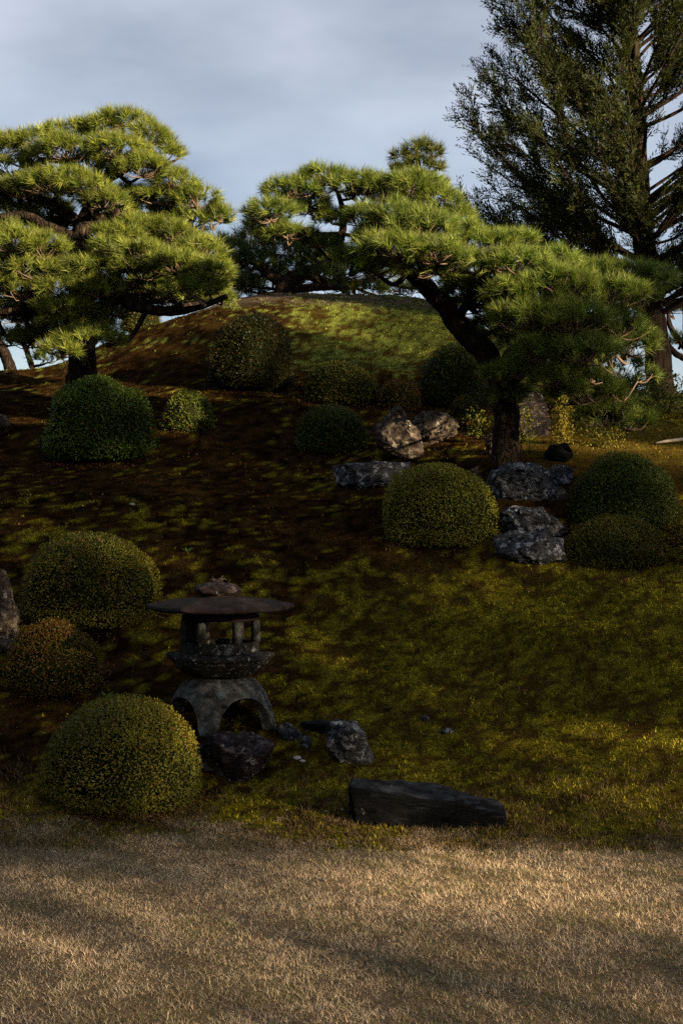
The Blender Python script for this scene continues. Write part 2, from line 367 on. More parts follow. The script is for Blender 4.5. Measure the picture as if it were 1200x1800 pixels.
# ------------------------------------------------------------------ blades (grass and moss)
def blades(x, y, z, L, wd, lean, col, segs=2):
    n = len(x); a = rng.uniform(0, 2 * np.pi, n); b = a + rng.normal(0, .6, n) + np.pi / 2
    side = np.c_[np.cos(a), np.sin(a), np.zeros(n)] * wd[:, None] * 0.5
    ld = np.c_[np.cos(b), np.sin(b), np.zeros(n)]
    base = np.c_[x, y, z - 0.003]
    up = np.array([0, 0, 1.0])
    if segs == 1:
        tip = base + (up + ld * lean[:, None]) * L[:, None] / np.sqrt(1 + lean ** 2)[:, None]
        V = np.stack([base - side, base + side, tip], 1).reshape(-1, 3)
        Fc = np.arange(3 * n).reshape(-1, 3); return V, Fc, np.repeat(col, 3, 0)
    mid = base + (up * 0.55 + ld * (lean * 0.28)[:, None]) * L[:, None]
    tip = mid + (up * 0.42 + ld * (lean * 0.75)[:, None]) * (L / np.sqrt(1 + lean ** 2) * 0.9)[:, None]
    V = np.stack([base - side, base + side, mid - side * .8, mid + side * .8, tip], 1).reshape(-1, 3)
    k = np.arange(n)[:, None] * 5
    Fc = np.concatenate([k + [[0, 1, 3]], k + [[0, 3, 2]], k + [[2, 3, 4]]])
    return V, Fc, np.repeat(col, 5, 0)

# lawn of dry blades; density follows the distance so that near blades are whole
def scatter(n, y0, y1, margin):
    y = np.sqrt(rng.uniform(y0 ** 2, y1 ** 2, n)) if margin is not None else rng.uniform(y0, y1, n)
    hw = y * 0.243 + margin
    return rng.uniform(-1, 1, n) * hw, y
x, y = scatter(430000, 3.9, 7.9, 0.45)
c, t, lawn = ground_cols(x, y)
n2 = fbm(np.c_[x, y], 4.0, 77, 3); n4 = fbm(np.c_[x, y], 14.0, 78, 2)
keep = rng.uniform(size=len(x)) < lawn * np.clip(0.35 + 1.3 * n4, 0, 1)
x, y, n2, n4 = x[keep], y[keep], n2[keep], n4[keep]
n = len(x)
tan = np.array([0.50, 0.38, 0.24]); grey = np.array([0.38, 0.305, 0.22]); brown = np.array([0.19, 0.115, 0.06]); green = np.array([0.12, 0.13, 0.035])
u = rng.uniform(size=n)[:, None]; v = rng.uniform(size=n)
gcol = grey + (tan - grey) * u
gcol = np.where((v < 0.22)[:, None], brown * (0.7 + 0.6 * u), gcol)
gcol = np.where((v > 0.95 - 0.25 * (n2 < 0.42))[:, None], green * (0.7 + .6 * u), gcol)
gcol = gcol * (0.72 + 0.5 * n2)[:, None] * rng.uniform(.75, 1.5, n)[:, None]
L = rng.uniform(0.012, 0.032, n) * (0.4 + 1.2 * n4)
V, Fc, cc = blades(x, y, height(x, y), L, rng.uniform(0.0016, 0.0030, n), rng.uniform(0.5, 3.4, n), gcol, 1)
g = make_obj('dry_grass', V, Fc, M_dry, None, cc)
tag(g, 'dry tan winter grass covering the flat lawn in front', 'grass', None, 'stuff')

# moss and short growth on the bank
def moss_field(n, y0, y1, margin, L0, w0, name, lab):  # short sprouts
    x, y = scatter(n, y0, y1, margin)
    c, t, lawn = ground_cols(x, y)
    keep = rng.uniform(size=n) < np.clip(0.25 + t, 0, 1) * (1 - lawn * 0.9)
    x, y, c, t = x[keep], y[keep], c[keep], t[keep]
    m = len(x); u = rng.uniform(size=m)
    c = c * (0.15 + 2.3 * u * u)[:, None] * (0.25 + 1.6 * sstep(.3, .7, fbm(np.c_[x, y * .6], 34.0, 61, 2)))[:, None]
    lit = rng.uniform(size=m) > 0.985
    c = np.where(lit[:, None], np.array([0.16, 0.12, 0.065]) * (0.3 + .7 * u)[:, None], c)
    V, Fc, cc = blades(x, y, height(x, y), rng.uniform(.6, 1.5, m) * L0, np.full(m, w0), rng.uniform(0.2, 1.6, m), c, 1)
    tag(make_obj(name, V, Fc, M_moss, None, cc), lab, 'moss', None, 'stuff')
moss_field(300000, 6.7, 11.5, 0.5, 0.018, 0.0060, 'moss', 'green and brown moss on the lower bank around the lantern')
moss_field(150000, 11.5, 20.0, 0.5, 0.020, 0.011, 'moss', 'thin moss on the upper bank and the green mound')
# brown grass fringe between lawn and bank
x, y = scatter(30000, 6.7, 8.0, 0.4)
keep = rng.uniform(size=len(x)) < sstep(0.3, 0.65, fbm(np.c_[x, y], 2.2, 55, 3) + 0.22 * sstep(0.4, 1.2, x)) * sstep(8.0, 7.2, y)
x, y = x[keep], y[keep]; m = len(x); u = rng.uniform(size=m)[:, None]
V, Fc, cc = blades(x, y, height(x, y), rng.uniform(.02, .045, m), np.full(m, .003), rng.uniform(.4, 1.6, m), np.array([0.05, 0.032, 0.014]) + u * np.array([0.11, 0.075, 0.04]), 2)
tag(make_obj('brown_fringe_grass', V, Fc, M_dry, None, cc), 'sparse brown grass where the lawn meets the mossy bank', 'grass', None, 'stuff')

# ------------------------------------------------------------------ shrubs
_ico = {}
def ico(sub):
    if sub in _ico: return _ico[sub]
    import bmesh
    bm = bmesh.new(); bmesh.ops.create_icosphere(bm, subdivisions=sub, radius=1)
    V = np.array([v.co[:] for v in bm.verts]); Fc = np.array([[v.index for v in f.verts] for f in bm.faces]); bm.free()
    _ico[sub] = (V, Fc); return V, Fc

def leaf_quads(P, D, Nn, L, wd, col):
    """pointed leaves: base P, direction D, face normal Nn"""
    n = len(P); s = unit(np.cross(D, Nn)); L = L[:, None]; wd = wd[:, None]
    mid = P + D * L * 0.5 + unit(Nn) * L * 0.06
    V = np.stack([P, mid + s * wd * .5, P + D * L, mid - s * wd * .5], 1).reshape(-1, 3)
    k = np.arange(n)[:, None] * 4
    Fc = np.concatenate([k + [[0, 1, 2]], k + [[0, 2, 3]]])
    return V, Fc, np.repeat(col, 4, 0)

litter_spots = []
def shrub(box, label, leaf=0.022, dens=1.0, hue=(0.055, 0.075, 0.012), hue2=(0.11, 0.105, 0.018), red=0.06, rough=0.05, depth=0.9, lumps=None, Y=None, loose=0.0, seed=1, squash=2.0, litter=True, grp='clipped shrubs on the bank', name='clipped_shrub', core=0.91):
    x0, x1, y0, y1 = box; pc = (x0 + x1) / 2
    Yf = Y or hit(pc, y1)
    rx = (x1 - x0) / 2 / F * Yf; ry = rx * depth; Yc = Yf + ry * 0.85
    rx = (x1 - x0) / 2 / F * Yc; X = (pc - 600) / F * Yc
    zt = CAMZ - (y0 - 900) / F * (Yc - 0.15 * ry)
    zb = min(gz(X, Yc - ry * .9), gz(X, Yc)) - 0.05
    zb = min(zb, CAMZ - (y1 - 900) / F * Yf)
    H = zt - zb
    root = thing(name, label, 'shrub', (X, Yc, zb + 0.02), grp)
    r_ = np.random.default_rng(seed * 101)
    def shape(d):
        """point on the clipped surface for a direction d (upper dome with a tucked-in skirt)"""
        z = np.clip(d[:, 2], -1, 1)
        k = (np.abs(d[:, 0]) ** squash + np.abs(d[:, 1]) ** squash + np.abs(z) ** squash) ** (-1 / squash)
        q = d * k[:, None]
        low = sstep(0.0, -0.9, z)
        q[:, :2] *= (1 - 0.12 * low)[:, None]
        nn = fbm(q * np.array([rx, ry, H * .6]), 4.5, seed, 3) - 0.5
        nl = fbm(q * np.array([rx, ry, H * .6]), 2.2 / max(rx, .3) * .5, seed + 5, 2) - 0.5
        q = q * (1 + rough * 2 * nn + 0.34 * nl)[:, None]
        zc = zb + H * 0.30
        return np.c_[X + q[:, 0] * rx, Yc + q[:, 1] * ry, zc + q[:, 2] * np.where(q[:, 2] > 0, H * 0.70, H * 0.32)]
    iv, fi = ico(4)
    ctr = np.array([X, Yc, zb + H * .3])
    core_v = ctr + (shape(iv) - ctr) * core
    area = 2 * np.pi * rx * max(H * .7, ry)
    leaf *= .72
    dens *= 2.2 if loose > .9 else 1
    n = int(area * dens * 2.3 / (leaf * leaf * .5)); n = min(n, 50000)
    d = unit(r_.normal(size=(n, 3))); d[:, 2] = np.where(d[:, 2] < -0.5, -d[:, 2], d[:, 2])
    d[:, 1] = np.where((d[:, 1] > 0.35) & (r_.uniform(size=n) < .5), -d[:, 1], d[:, 1])
    sp = shape(d)
    inward = r_.uniform(0, 0.075, n) * (1 + loose * 3) - 0.012 - loose * 0.05 * r_.uniform(size=n)
    nrm = unit(sp - ctr)
    P = sp - nrm * inward[:, None]
    D = unit(nrm * 0.45 + r_.normal(size=(n, 3)) * 0.8 + np.array([0, 0, .25]))
    Nn = unit(nrm + np.array([0, 0, .3]) + r_.normal(size=(n, 3)) * 0.4)
    mixf = np.clip(fbm(P, 3.0, seed + 9, 2) * 1.6 - 0.4 + r_.normal(size=n) * .25, 0, 1)[:, None]
    col = np.array(hue) + (np.array(hue2) - np.array(hue)) * mixf
    col = col * r_.uniform(0.6, 1.1, n)[:, None] * np.array([1.0, 1.0, .7])
    isr = (r_.uniform(size=n) < red * (0.15 + 1.3 * (fbm(P, 5, seed + 3, 2) > .52)))
    col = np.where(isr[:, None], np.array([0.12, 0.045, 0.010]) * r_.uniform(.3, 1.1, n)[:, None], col)
    V, Fc, cc = leaf_quads(P, D, Nn, r_.uniform(.7, 1.3, n) * leaf, r_.uniform(.38, .55, n) * leaf, col)
    mb = MB(); mb.add(V, Fc, cc, 0)
    if not loose: mb.add(core_v, fi, (0.01, 0.012, 0.004), 1)  # dark hull behind the leaves, stands in for interior shade
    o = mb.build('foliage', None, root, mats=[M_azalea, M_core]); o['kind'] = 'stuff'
    st = MB()
    for k in range(7 if not loose else 4):
        a = r_.uniform(0, 6.28); rr = r_.uniform(.2, .8) 
        top = shape(unit(np.array([[math.cos(a) * rr, math.sin(a) * rr, .6]])))[0]
        b0 = np.array([X + r_.normal() * .04, Yc + r_.normal() * .04, zb - .02])
        top = ctr + (top - ctr) * (.8 if not loose else .97)
        m_ = (b0 + top) / 2 + r_.normal(size=3) * .03
        st.add(*tube([[*b0, .008 if not loose else .004], [*m_, .006 if not loose else .003], [*top, .0015]], 5, 8))
    st.build('stems', M_bark, root, True)
    if litter: litter_spots.append((X, Yc, rx, ry))
    return root

OL = (0.060, 0.068, 0.010); OL2 = (0.15, 0.125, 0.018); DG = (0.035, 0.055, 0.010); DG2 = (0.075, 0.09, 0.016)
shrub((68, 368, 1230, 1446), 'large clipped round shrub in front of the lantern, nearest to the lawn', .021, 1.1, (.055, .062, .012), (.16, .135, .02), .05, .035, .95, seed=1)
shrub((28, 286, 930, 1120), 'wide clipped dome shrub on the left, behind and above the lantern roof', .024, 1.0, (.045, .052, .008), (.13, .115, .014), .07, .05, .9, seed=2)
shrub((6, 186, 1090, 1235), 'small rusty-brown tinged shrub between the two big left domes', .022, 1.0, (.05, .045, .010), (.13, .09, .015), .30, .08, .9, seed=3)
shrub((82, 275, 660, 822), 'dark leafy rounded shrub under the left pine', .034, .9, (.030, .060, .012), (.075, .11, .018), .03, .09, .95, seed=4)
shrub((283, 376, 682, 765), 'small leafy green shrub right of the shrub under the left pine', .030, 1.1, (.04, .062, .011), (.085, .095, .016), .08, .10, .9, seed=5)
shrub((366, 526, 552, 692), 'big dark shrub against the left side of the mound', .034, .9, (.011, .015, .004), (.030, .027, .006), .04, .08, .9, seed=6)
shrub((530, 665, 630, 716), 'low wide shrub at the foot of the mound, above a round dark one', .032, .9, (.03, .042, .007), (.09, .085, .013), .08, .07, .9, seed=7)
shrub((516, 648, 706, 802), 'round dark shrub left of the split lit rocks', .030, 1.0, DG, DG2, .04, .06, .9, seed=8)
shrub((662, 748, 668, 722), 'small brownish shrub directly above the split lit rocks', .028, .9, (.06, .045, .012), (.13, .08, .02), .25, .12, .9, seed=9)
shrub((736, 868, 606, 722), 'near-black round shrub behind the leaning pine trunk', .032, 1.0, (.02, .030, .007), (.04, .052, .010), .02, .05, .9, seed=10)
shrub((786, 846, 700, 742), 'little dark shrub right of the split lit rocks', .028, .9, (.03, .035, .008), (.08, .07, .013), .05, .12, .9, seed=11)
shrub((662, 873, 808, 974), 'sunlit clipped dome shrub left of the stacked grey rocks', .025, 1.1, (.075, .090, .016), (.20, .185, .04), .06, .035, .95, seed=12)
shrub((1000, 1192, 792, 945), 'large dark clipped shrub at the right, behind a lower one', .024, 1.1, DG, (.08, .095, .018), .03, .05, .9, seed=13)
shrub((978, 1168, 912, 1008), 'low flat clipped shrub at the lower right foot of the big dark one', .022, 1.1, (.04, .046, .008), (.085, .08, .012), .07, .035, .8, seed=14)
shrub((1165, 1240, 880, 985), 'loose yellow-green shrub at the right edge beside the clipped domes', .026, .7, OL, OL2, .08, .12, .9, seed=15, loose=.5)
shrub((1015, 1100, 742, 812), 'sparse yellow-leaved shrub above the large dark right shrub', .030, .22, (.10, .095, .014), (.20, .17, .03), .10, .2, .9, seed=16, loose=1.0, Y=12.6, name='loose_shrub', litter=False)
shrub((965, 1012, 688, 752), 'thin upright shrub with yellow leaves beneath the right pine boughs', .028, .25, (.11, .095, .014), (.22, .17, .03), .05, .2, .9, seed=17, loose=1.0, Y=12.7, name='loose_shrub', litter=False)
shrub((808, 868, 722, 772), 'low straggly evergreen with broad leaves left of the pine trunk', .045, .25, (.07, .075, .012), (.15, .14, .02), .05, .2, .9, seed=18, loose=1.0, name='loose_shrub')
shrub((896, 946, 692, 760), 'wispy yellow-green sapling just right of the leaning pine trunk', .030, .14, (.09, .10, .015), (.20, .19, .03), .02, .2, .9, seed=19, loose=1.0, Y=12.4, name='loose_shrub', litter=False)
shrub((1105, 1215, 655, 735), 'dark broad-leaved undergrowth around the foot of the tall conifer', .06, .5, (.03, .045, .012), (.13, .12, .03), .03, .2, .9, seed=20, loose=.7, Y=14.5, name='loose_shrub', litter=False)
shrub((210, 285, 530, 580), 'brownish low shrub on the crest between left pine and mound', .032, .8, (.05, .05, .010), (.10, .085, .018), .15, .12, .9, seed=21, Y=18.0, litter=False)
shrub((572, 640, 770, 802), 'tuft of bright broad leaves at the foot of the round dark shrub', .036, .25, (.10, .12, .014), (.20, .19, .02), .05, .2, .6, seed=22, loose=1.0, name='loose_shrub', litter=False)

# ------------------------------------------------------------------ rocks
def rock(poly, label, mat, depth=0.8, Y=None, seed=1, rough=0.17, grp='rocks set into the bank', name='rock', sub=5, pw=3.2, cuts=9, base=None, cat='rock'):
    poly = np.array(poly, float); pc = (poly.max(0) + poly.min(0)) / 2
    wpx = np.ptp(poly[:, 0]) / 2
    Yf = Y or hit(pc[0], base or poly[:, 1].max() - 2)
    dr = wpx / F * Yf * depth; Yc = Yf + dr * .75
    r_ = np.random.default_rng(seed * 31)
    d, fi = ico(sub)
    # star-shaped outline radius by angle
    q = poly - pc; ang = np.arctan2(-q[:, 1], q[:, 0])
    th = np.arctan2(d[:, 2], d[:, 0])
    # ray/segment intersection radius
    rad = np.full(len(th), 0.0); m = len(q)
    for k in range(m):
        a = q[k] * [1, -1]; b = q[(k + 1) % m] * [1, -1]; e = b - a
        ct, st_ = np.cos(th), np.sin(th)
        den = ct * e[1] - st_ * e[0]; den = np.where(np.abs(den) < 1e-9, 1e-9, den)
        tt = (a[0] * e[1] - a[1] * e[0]) / den; uu = (a[0] * st_ - a[1] * ct) / den
        ok = (tt > 0) & (uu >= -1e-6) & (uu <= 1 + 1e-6); rad = np.where(ok & (tt > rad), tt, rad)
    rad = np.where(rad <= 0, wpx * .5, rad)
    t = d[:, 1]; s = (1 - np.abs(t) ** pw) ** (1 / pw)
    V = np.c_[np.cos(th) * rad * s, t, np.sin(th) * rad * s]
    V[:, 0] *= Yc / F; V[:, 2] *= Yc / F; V[:, 1] *= dr
    size = rad.mean() / F * Yc
    for k in range(cuts):                       # flat chipped faces
        nrm = unit(r_.normal(size=3) * np.array([1, .9, .8]) + np.array([0, -.5, .2])); h = (V @ nrm).max() * r_.uniform(.72, .93)
        ov = np.maximum(V @ nrm - h, 0); V = V - ov[:, None] * nrm * 0.9
    nn = fbm(V / size, 1.8, seed, 5) - .5; ridg = np.abs(fbm(V / size * np.array([1, 1, 1.7]), 1.4, seed + 50, 4) - .5)
    V = V + unit(V) * (nn * rough * 2.4 - ridg * rough * 2.0 + rough * .3)[:, None] * size
    fine = np.abs(fbm(V / size * np.array([1, 1, 1.8]), 4.0, seed + 70, 5) - .5)
    V = V + unit(V) * (-fine * rough * 3.2)[:, None] * size
    lo, hi = V.min(0), V.max(0); tgt_ = np.ptp(poly, axis=0) / F * Yc
    V[:, 0] = ((V[:, 0] - lo[0]) / (hi[0] - lo[0]) - .5) * tgt_[0]; V[:, 2] = ((V[:, 2] - lo[2]) / (hi[2] - lo[2]) - .5) * tgt_[1]
    ctr = W(pc[0], pc[1], Yc)
    root = make_obj(name, V, fi, mat, None, None, True)
    root.location = tuple(ctr)
    try: root.data.set_sharp_from_angle(angle=R(38))
    except Exception: pass
    tag(root, label, cat, grp); return root

RK = M_rock; rocks = [
 ([(342, 1306), (352, 1292), (400, 1288), (440, 1290), (482, 1304), (478, 1330), (462, 1368), (420, 1380), (372, 1380), (348, 1350)], 'purple-brown rock carrying the stone lantern', M_purple, .75, 2),
 ([(487, 1278), (505, 1270), (530, 1288), (533, 1305), (512, 1308), (490, 1298)], 'small white-streaked stone right of the lantern foot', RK, .8, 3),
 ([(528, 1300), (535, 1292), (546, 1296), (549, 1310), (538, 1318), (529, 1312)], 'fist-sized grey stone just right of the white-streaked one', RK, .8, 4),
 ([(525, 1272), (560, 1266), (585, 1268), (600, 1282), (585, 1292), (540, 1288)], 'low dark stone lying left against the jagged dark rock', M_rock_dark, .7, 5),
 ([(572, 1275), (595, 1264), (628, 1268), (645, 1295), (657, 1335), (640, 1352), (600, 1345), (580, 1330), (574, 1300)], 'jagged dark rock with pale patches above the flat slab', RK, .8, 6),
 ([(-34, 1010), (-10, 992), (8, 1005), (22, 1045), (34, 1090), (30, 1140), (0, 1160), (-40, 1150)], 'upright brown rock cut by the left edge of the picture', M_rock_warm, .8, 7),
 ([(655, 760), (668, 735), (682, 712), (700, 722), (716, 745), (742, 775), (745, 802), (720, 812), (680, 806), (658, 790)], 'pointed rock with sunlit face beside the round dark shrub', M_rock_warm, .7, 8),
 ([(722, 740), (745, 722), (785, 722), (803, 738), (806, 762), (780, 782), (745, 786), (728, 770)], 'pale sunlit block to the right of the pointed rock', M_rock_warm, .7, 9),
 ([(583, 818), (620, 812), (680, 810), (722, 812), (715, 850), (660, 862), (605, 864), (590, 845)], 'long low grey rock left behind the sunlit dome shrub', RK, .45, 10),
 ([(850, 850), (865, 825), (905, 812), (945, 814), (975, 835), (985, 860), (970, 884), (920, 888), (870, 884)], 'big rounded grey rock at the foot of the leaning pine, topmost of the stack', RK, .7, 11),
 ([(872, 905), (900, 888), (955, 890), (978, 905), (1002, 942), (985, 955), (930, 950), (885, 948)], 'mossy grey and white rock in the middle of the stack', RK, .7, 12),
 ([(866, 945), (900, 932), (950, 940), (992, 952), (990, 982), (950, 996), (900, 992), (872, 978)], 'lowest dark rock of the stack, beside the low flat shrub', RK, .6, 13),
 ([(893, 800), (898, 745), (915, 705), (945, 690), (962, 715), (970, 760), (965, 805), (930, 815)], 'tall dark standing rock behind the pine trunk', M_purple, .7, 14),
 ([(852, 775), (862, 760), (878, 762), (882, 790), (872, 802), (855, 800)], 'small pale rock touching the left side of the pine trunk', M_rock_warm, .8, 15),
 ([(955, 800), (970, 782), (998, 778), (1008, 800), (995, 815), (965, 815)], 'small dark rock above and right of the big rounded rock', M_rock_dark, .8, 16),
 ([(965, 825), (985, 815), (1003, 825), (1006, 848), (985, 856), (970, 845)], 'brown-grey rock wedged right of the big rounded rock', RK, .8, 17),
 ([(972, 862), (985, 855), (996, 862), (998, 880), (980, 886)], 'pale little stone beneath the wedged brown-grey rock', M_rock_warm, .8, 18),
 ([(-20, 738), (-5, 726), (12, 732), (20, 748), (14, 768), (-12, 770)], 'brownish rock at the left edge beside the shrub under the pine', M_rock_warm, .8, 19),
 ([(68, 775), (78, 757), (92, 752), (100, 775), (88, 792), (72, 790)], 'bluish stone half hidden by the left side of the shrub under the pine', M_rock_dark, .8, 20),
 ([(738, 1262), (745, 1256), (754, 1260), (752, 1270), (742, 1271)], 'tiny grey stone alone on the moss, higher of two right of the jagged rock', RK, .8, 21),
 ([(772, 1284), (784, 1278), (798, 1282), (800, 1292), (784, 1295)], 'little bluish stone on the moss, lower of two right of the jagged rock', RK, .8, 22),
 ([(828, 822), (838, 820), (846, 832), (843, 846), (830, 842)], 'small brown stone between sunlit dome shrub and rounded rock', M_rock_warm, .8, 23)]
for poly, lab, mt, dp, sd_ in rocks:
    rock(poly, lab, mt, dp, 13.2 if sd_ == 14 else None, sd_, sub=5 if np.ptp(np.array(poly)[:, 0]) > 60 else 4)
import bmesh
def slab():
    Yf = 7.12; top_f = [W(612, 1384, Yf + .02), W(690, 1402, Yf - .02), W(800, 1412, Yf - .04), W(887, 1432, Yf)]
    top_b = [W(616, 1366, Yf + .27), W(700, 1371, Yf + .30), W(800, 1386, Yf + .27), W(878, 1410, Yf + .18)]
    low = [p * [1, 1, 0] + [0.01 * k, .03, -.06] for k, p in enumerate(top_f)] + [p * [1, 1, 0] + [0, 0, -.06] for p in top_b]
    low[0][0] += .06
    bm = bmesh.new()
    for p in top_f + top_b + low: bm.verts.new(p)
    bmesh.ops.convex_hull(bm, input=bm.verts); bmesh.ops.bevel(bm, geom=bm.edges[:], offset=.008, segments=1, affect='EDGES')
    bmesh.ops.triangulate(bm, faces=bm.faces)
    for _ in range(4):
        bmesh.ops.subdivide_edges(bm, edges=[e for e in bm.edges if e.calc_length() > .022], cuts=1); bmesh.ops.triangulate(bm, faces=bm.faces)
    V = np.array([v.co[:] for v in bm.verts]); Fc = np.array([[v.index for v in f.verts] for f in bm.faces]); bm.free()
    ctr = V.mean(0); layer = np.abs(fbm(V * np.array([1.0, 1.0, 3.5]), 9, 7, 5) - .5); big = fbm(V, 5, 17, 3) - .5
    V = V + unit((V - ctr) * [.4, 1, 1.5]) * (big * .05 - layer * .07 + .01)[:, None]
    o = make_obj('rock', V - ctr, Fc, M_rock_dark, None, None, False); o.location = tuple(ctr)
    tag(o, 'long flat near-black slab lying at the edge of the lawn', 'rock', 'rocks set into the bank')
slab()
for k, (px, py, r) in enumerate([(522, 1333, 7), (531, 1339, 6), (564, 1350, 5), (600, 1424, 5), (232, 888, 6), (539, 1403, 4), (573, 1427, 4), (546, 1441, 4)]):
    labs = ['flat pale pebble right of the lantern rock, upper of a touching pair', 'pale pebble right of the lantern rock, lower of a touching pair', 'tilted pale pebble below the jagged dark rock',
            'pale pebble on the moss left of the flat slab', 'small white stone alone high on the brown bank', 'faint grey pebble below the lantern rock', 'grey pebble nearest left of the slab pebble', 'low whitish pebble nearest the lawn, between big shrub and slab']
    rock([(px + r * 1.2 * math.cos(a), py + r * .7 * math.sin(a)) for a in np.linspace(0, 6.28, 8)[:-1]], labs[k], M_pebble, .8, None, 60 + k, .05, 'pale pebbles lying on the moss', 'pebble', 3, 2.2, 3, cat='stone')

# fallen stick on the right bank
Yb = hit(1180, 784); a = W(1150, 780, Yb); b = W(1235, 776, Yb + .1)
root = thing('fallen_branch', 'bleached stick lying on the golden bank at the right edge', 'branch', (a[0], a[1], gz(a[0], a[1])))
mb = MB(); z1, z2 = gz(a[0], a[1]) + .02, gz(b[0], b[1]) + .03
mb.add(*tube([[a[0], a[1], z1, .006], [a[0] + .12, a[1], z1 + .02, .014], [b[0] - .1, b[1], z2 + .015, .017], [b[0], b[1], z2, .014]], 8, 16, .15))
mb.build('stick', M_deadwood, root, True)

# ------------------------------------------------------------------ stone lantern
YL = 8.3; LX = (388 - 600) / F * YL; s = YL / F
def lz(py): return CAMZ - (py - 900) * s
gbase = lz(1279)
lan = thing('stone_lantern', 'low snow-viewing stone lantern with a broad hexagonal roof on four arched legs', 'lantern', (LX, YL, gbase))
def poly_stack(rings, sides, rot, cx=LX, cy=YL, sub=6, rough=.004, seed=1, capb=True, capt=True):
    """rings: (radius, z, corner_lift). A polygonal lathe with divided sides."""
    V = []; n = sides * sub
    for r, z, lift in rings:
        for k in range(sides):
            a0 = rot + 2 * np.pi * k / sides; a1 = rot + 2 * np.pi * (k + 1) / sides
            for j in range(sub):
                f = j / sub; x = (1 - f) * math.cos(a0) + f * math.cos(a1); y = (1 - f) * math.sin(a0) + f * math.sin(a1)
                V.append([cx + r * x, cy + r * y, z + lift * (abs(f - .5) * 2) ** 2.2])
    V = np.array(V); m = len(rings)
    i = np.arange(m - 1)[:, None] * n; j = np.arange(n)[None, :]; k = (j + 1) % n
    Fc = np.stack([i + j, i + k, i + n + k, i + n + j], -1).reshape(-1, 4); Fc = np.r_[Fc[:, :3], Fc[:, [0, 2, 3]]]
    ex = []
    jj = np.arange(n); kk = (jj + 1) % n
    if capb: V = np.vstack([V, [cx, cy, rings[0][1]]]); ex.append(np.c_[kk, jj, np.full(n, len(V) - 1)])
    if capt: V = np.vstack([V, [cx, cy, rings[-1][1]]]); ex.append(np.c_[(m - 1) * n + jj, (m - 1) * n + kk, np.full(n, len(V) - 1)])
    if ex: Fc = np.r_[Fc, np.concatenate(ex)]
    nn = fbm(V, 18, seed, 3) - .5
    V = V + unit(V - np.array([cx, cy, V[:, 2].mean()])) * (nn * rough * 2)[:, None]
    return V, Fc
def interp_rings(rs, n):
    rs = np.array(rs, float); t = np.linspace(0, len(rs) - 1, n); i = np.minimum(t.astype(int), len(rs) - 2); f = (t - i)[:, None]
    return rs[i] * (1 - f) + rs[i + 1] * f
rot6 = R(-118)
# legs: domed shell, each leg from mid-opening to mid-opening
def dome_r(h):                                 # h 0 at foot .. 1 at top
    return s * (54 + 39 * (1 - h ** 1.9) ** .62 )
zf, ztop = gbase, lz(1190)
cap = MB(); bv, bf = poly_stack(interp_rings([(.052 / .0033 * s, ztop - .03, 0), (50 * s, ztop - .018, 0), (54 * s, ztop - .004, 0), (52 * s, ztop + .002, 0)], 10), 16, 0, sub=3, rough=.002)
cap.add(bv, bf); base = cap.build('base', M_granite, lan, True)
for q in range(4):
    ca = R(-98) + q * np.pi / 2; NU, NV = 40, 34; TH = 20 * s
    def surf(inner):
        P = np.zeros((NV, NU, 3))
        for iv_ in range(NV):
            v = iv_ / (NV - 1)
            for iu in range(NU):
                u = iu / (NU - 1) * 2 - 1                     # -1..1 across the quarter
                # opening: half width falls from foot to arch top
                hmax = .68
                du = abs(u) * 45                             # degrees from leg centre
                # lower limit of the shell at this angle
                open_half = 35.0; lo = 0
                dd = 45 - du                                 # degrees from opening centre
                if dd < open_half: lo = hmax * (1 - (dd / open_half) ** 2.6) ** .5
                h = lo + (1 - lo) * v
                flare = 1 + .06 * (1 - h) ** 3
                r = dome_r(h) * flare - (TH * (1 - .25 * h) if inner else 0)
                a = ca + R(u * 45)
                P[iv_, iu] = (LX + r * math.cos(a), YL + r * math.sin(a), zf + (ztop - .006 - (.02 if inner else 0) - zf) * h)
        return P.reshape(-1, 3)
    Vo, Vi = surf(False), surf(True); nn = fbm(Vo, 16, 4, 4) - .5
    Vo = Vo + unit(Vo - np.array([LX, YL, zf])) * (nn * .010)[:, None]
    i = np.arange(NV - 1)[:, None] * NU; j = np.arange(NU - 1)[None, :]
    Fo = np.stack([i + j, i + j + 1, i + NU + j + 1, i + NU + j], -1).reshape(-1, 4); n0 = NV * NU
    j = np.arange(NU - 1); bot = np.c_[j + 1, j, n0 + j, n0 + j + 1]
    Fc = np.r_[Fo, (Fo + n0)[:, ::-1], bot]
    mb = MB(); mb.add(np.vstack([Vo, Vi]), Fc); lg = mb.build('leg', M_granite, base, True)
    try: lg.data.set_sharp_from_angle(angle=R(50))
    except Exception: pass
# platform
pl = MB(); zr = lz(1156)
V, Fc = poly_stack(interp_rings([(42 * s, ztop + .003, 0), (56 * s, ztop + .012, 0), (76 * s, ztop + .05, .004), (90 * s, zr - .012, .010), (95 * s, zr, .012), (94 * s, zr + .016, .012), (88 * s, zr + .026, .010), (70 * s, zr + .032, .002)], 26), 6, rot6, sub=12, rough=.008, seed=5)
pl.add(V, Fc); pl.build('platform', M_granite_lichen, lan, True)
